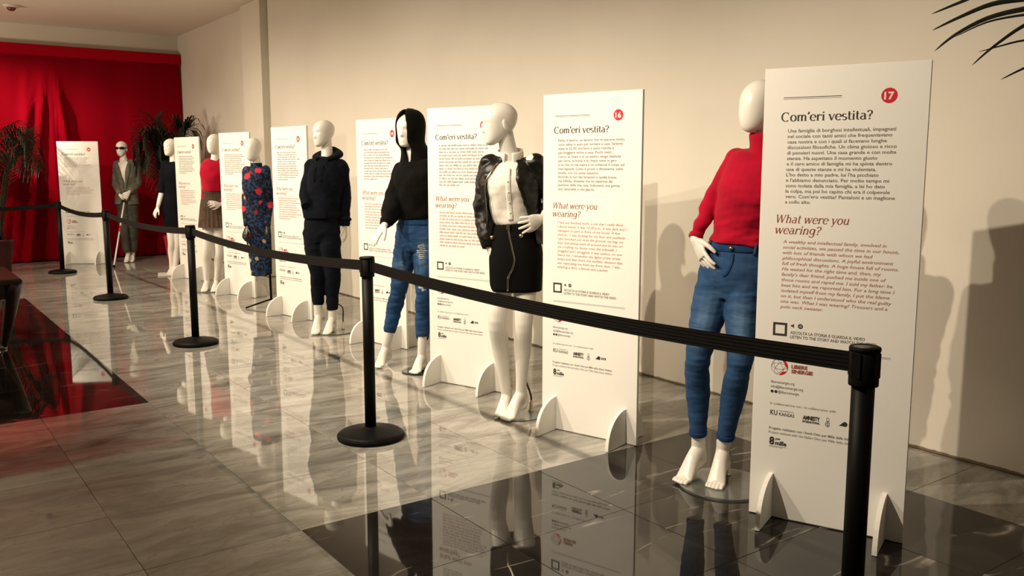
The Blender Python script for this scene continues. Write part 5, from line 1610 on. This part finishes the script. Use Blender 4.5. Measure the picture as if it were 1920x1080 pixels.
palm('potted_palm', (1.36, 13.75), 'dark potted palm at the left edge in front of the red curtain', 1.95, 0.85, 15, 4, 0.17, 0.44, 0.014, 0.38, (0.52, 0.98), pot_m='dark_pot')
palm('potted_palm', (3.54, 13.35), 'dark palm in a red pot in the corner behind the navy dress mannequin', 2.15, 0.44, 14, 9, 0.15, 0.42, 0.016, 0.34, (0.36, 1.3), (-0.46, -0.6))

# palm at the right edge: only the leaflets of one frond reach into view
r = empty('potted_palm', (3.30, 0.55, 0), 0)
tag(r, 'palm frond reaching in at the top right corner above the largest board', 'palm', 'potted palms')
L0 = Vector((3.30, 0.55, 0))
bm = bmesh.new(); lathe(bm, [(0.0, 0.002), (0.13, 0.002), (0.14, 0.03), (0.20, 0.40), (0.21, 0.44), (0.19, 0.44), (0.185, 0.38)], 36)
pt = link('pot', mesh_of(bm, 'pot'), 'red_pot', r)
bm = bmesh.new(); lathe(bm, [(0.0, 0.40), (0.10, 0.405), (0.187, 0.395)], 24)
link('soil', mesh_of(bm, 'soil'), 'soil', pt)
FR_ = [[(3.15, 1.772, 1.958), (3.15, 1.669, 1.984), (3.15, 1.578, 2.004), (3.15, 1.391, 2.002)],
       [(3.18, 1.781, 1.905), (3.18, 1.681, 1.939), (3.18, 1.572, 1.967), (3.18, 1.451, 1.967), (3.18, 1.392, 1.955)],
       [(3.21, 1.784, 1.834), (3.21, 1.712, 1.883), (3.21, 1.602, 1.926), (3.21, 1.479, 1.94), (3.21, 1.392, 1.934)],
       [(3.15, 1.68, 1.867), (3.15, 1.571, 1.904), (3.15, 1.45, 1.912), (3.15, 1.375, 1.904)],
       [(3.18, 1.628, 1.766), (3.18, 1.562, 1.82), (3.18, 1.461, 1.882), (3.18, 1.375, 1.9)],
       [(3.21, 1.624, 1.814), (3.21, 1.559, 1.825), (3.21, 1.471, 1.837), (3.21, 1.362, 1.828)],
       [(3.15, 1.511, 1.706), (3.15, 1.437, 1.738), (3.15, 1.345, 1.767)]]
rach = [Vector(p) - L0 for p in ((3.29, 0.57, 0.40), (3.25, 0.90, 1.15), (3.20, 1.26, 1.66), (3.18, 1.36, 1.83), (3.175, 1.392, 1.945), (3.16, 1.392, 2.03))]
bm = bmesh.new(); tube(bm, rach, [0.012, 0.010, 0.008, 0.007, 0.006, 0.004], 8, None, 6)
fo = link('frond', mesh_of(bm, 'frond'), 'palm_stem', r)
for i, q in enumerate(FR_):
    bm = bmesh.new(); blade(bm, [Vector(p) - L0 for p in q[::-1]], (0.010, 0.0125, 0.0115, 0.006, 0.008, 0.005, 0.006)[i], (0.85, 0, 0.5))
    link('leaflet', mesh_of(bm, 'leaflet'), 'palm_leaf', fo)
rp = cat(rach, 8)
for k in range(20, len(rp), 2):
    p0 = rp[k]
    d1 = Vector((0.35, -0.80, 0.45)).normalized()
    ln = 0.34 - 0.004 * abs(k - 30)
    bm = bmesh.new(); blade(bm, [p0, p0 + d1 * ln * 0.45, p0 + d1 * ln * 0.8 + Vector((0, 0, -0.04)), p0 + d1 * ln + Vector((0, -0.02, -0.14))], 0.0105)
    link('leaflet', mesh_of(bm, 'leaflet'), 'palm_leaf', fo)
rng = random.Random(3)
for az, hh, sp in ((200, 1.9, 0.5), (265, 2.1, 0.7), (320, 1.9, 0.6), (10, 1.8, 0.4), (240, 1.6, 0.6)):
    dv = Vector((math.cos(R(az)), math.sin(R(az)), 0))
    pts = [Vector((0, 0, 0.40)), dv * sp * 0.2 + Vector((0, 0, hh * 0.6)), dv * sp * 0.55 + Vector((0, 0, hh)), dv * sp * 1.05 + Vector((0, 0, hh * 0.85))]
    pth = cat(pts, 10)
    bm = bmesh.new(); tube(bm, pth[::3] + [pth[-1]], [0.009] * (len(pth[::3]) + 1), 6, None, 1)
    fo = link('frond', mesh_of(bm, 'frond'), 'palm_stem', r)
    bm = bmesh.new()
    for k in range(12, len(pth)):
        t = (pth[min(k + 1, len(pth) - 1)] - pth[k - 1]).normalized(); sd_ = t.cross(Vector((0, 0, 1))).normalized()
        for s in (-1, 1):
            d1 = (sd_ * s * 0.75 + t * 0.6 + Vector((0, 0, 0.2))).normalized(); ln = 0.24
            blade(bm, [pth[k], pth[k] + d1 * ln * 0.5, pth[k] + d1 * ln + Vector((0, 0, -0.08))], 0.011)
    link('leaflets', mesh_of(bm, 'leaflets'), 'palm_leaf', fo)

# ------------------------------------------------------------------ low dark table at the left edge
tb = empty('side_table', (0.35, 8.22, 0))
tag(tb, 'dark polished wooden table cropped by the left edge of the picture', 'table')
tx, ty = 0.54, 0.53
link('table_top', bevel_box(-tx, tx, -ty, ty, 0.515, 0.555, 0.008, 3, 'table_top'), 'dark_wood', tb)
bm = bmesh.new(); box(bm, -tx + 0.05, tx - 0.05, -ty + 0.05, -ty + 0.08, 0.40, 0.516)
link('apron', mesh_of(bm, 'apron', False), 'dark_wood', tb)
bm = bmesh.new(); box(bm, tx - 0.08, tx - 0.05, -ty + 0.05, ty - 0.05, 0.40, 0.516)
link('apron', mesh_of(bm, 'apron', False), 'dark_wood', tb)
bm = bmesh.new(); box(bm, -tx + 0.05, tx - 0.05, ty - 0.08, ty - 0.05, 0.40, 0.516)
link('apron', mesh_of(bm, 'apron', False), 'dark_wood', tb)
for sx_ in (-1, 1):
    for sy_ in (-1, 1):
        bm = bmesh.new()
        tube(bm, [(sx_ * (tx - 0.055), sy_ * (ty - 0.055), 0.516), (sx_ * (tx - 0.09), sy_ * (ty - 0.08), 0.30), (sx_ * (tx - 0.14), sy_ * (ty - 0.12), 0.05), (sx_ * (tx - 0.15), sy_ * (ty - 0.13), 0.012)], [(0.062, 0.062), (0.046, 0.046), (0.026, 0.026), (0.024, 0.024)], 8, (1, 0, 0), 3)
        lg = link('leg', mesh_of(bm, 'leg'), 'dark_wood', tb)
        bm = bmesh.new(); lathe(bm, [(0.026, 0.0005), (0.027, 0.004), (0.027, 0.034), (0.024, 0.036)], 16, sx_ * (tx - 0.15), sy_ * (ty - 0.13))
        link('ferrule', mesh_of(bm, 'ferrule'), 'chrome', lg)
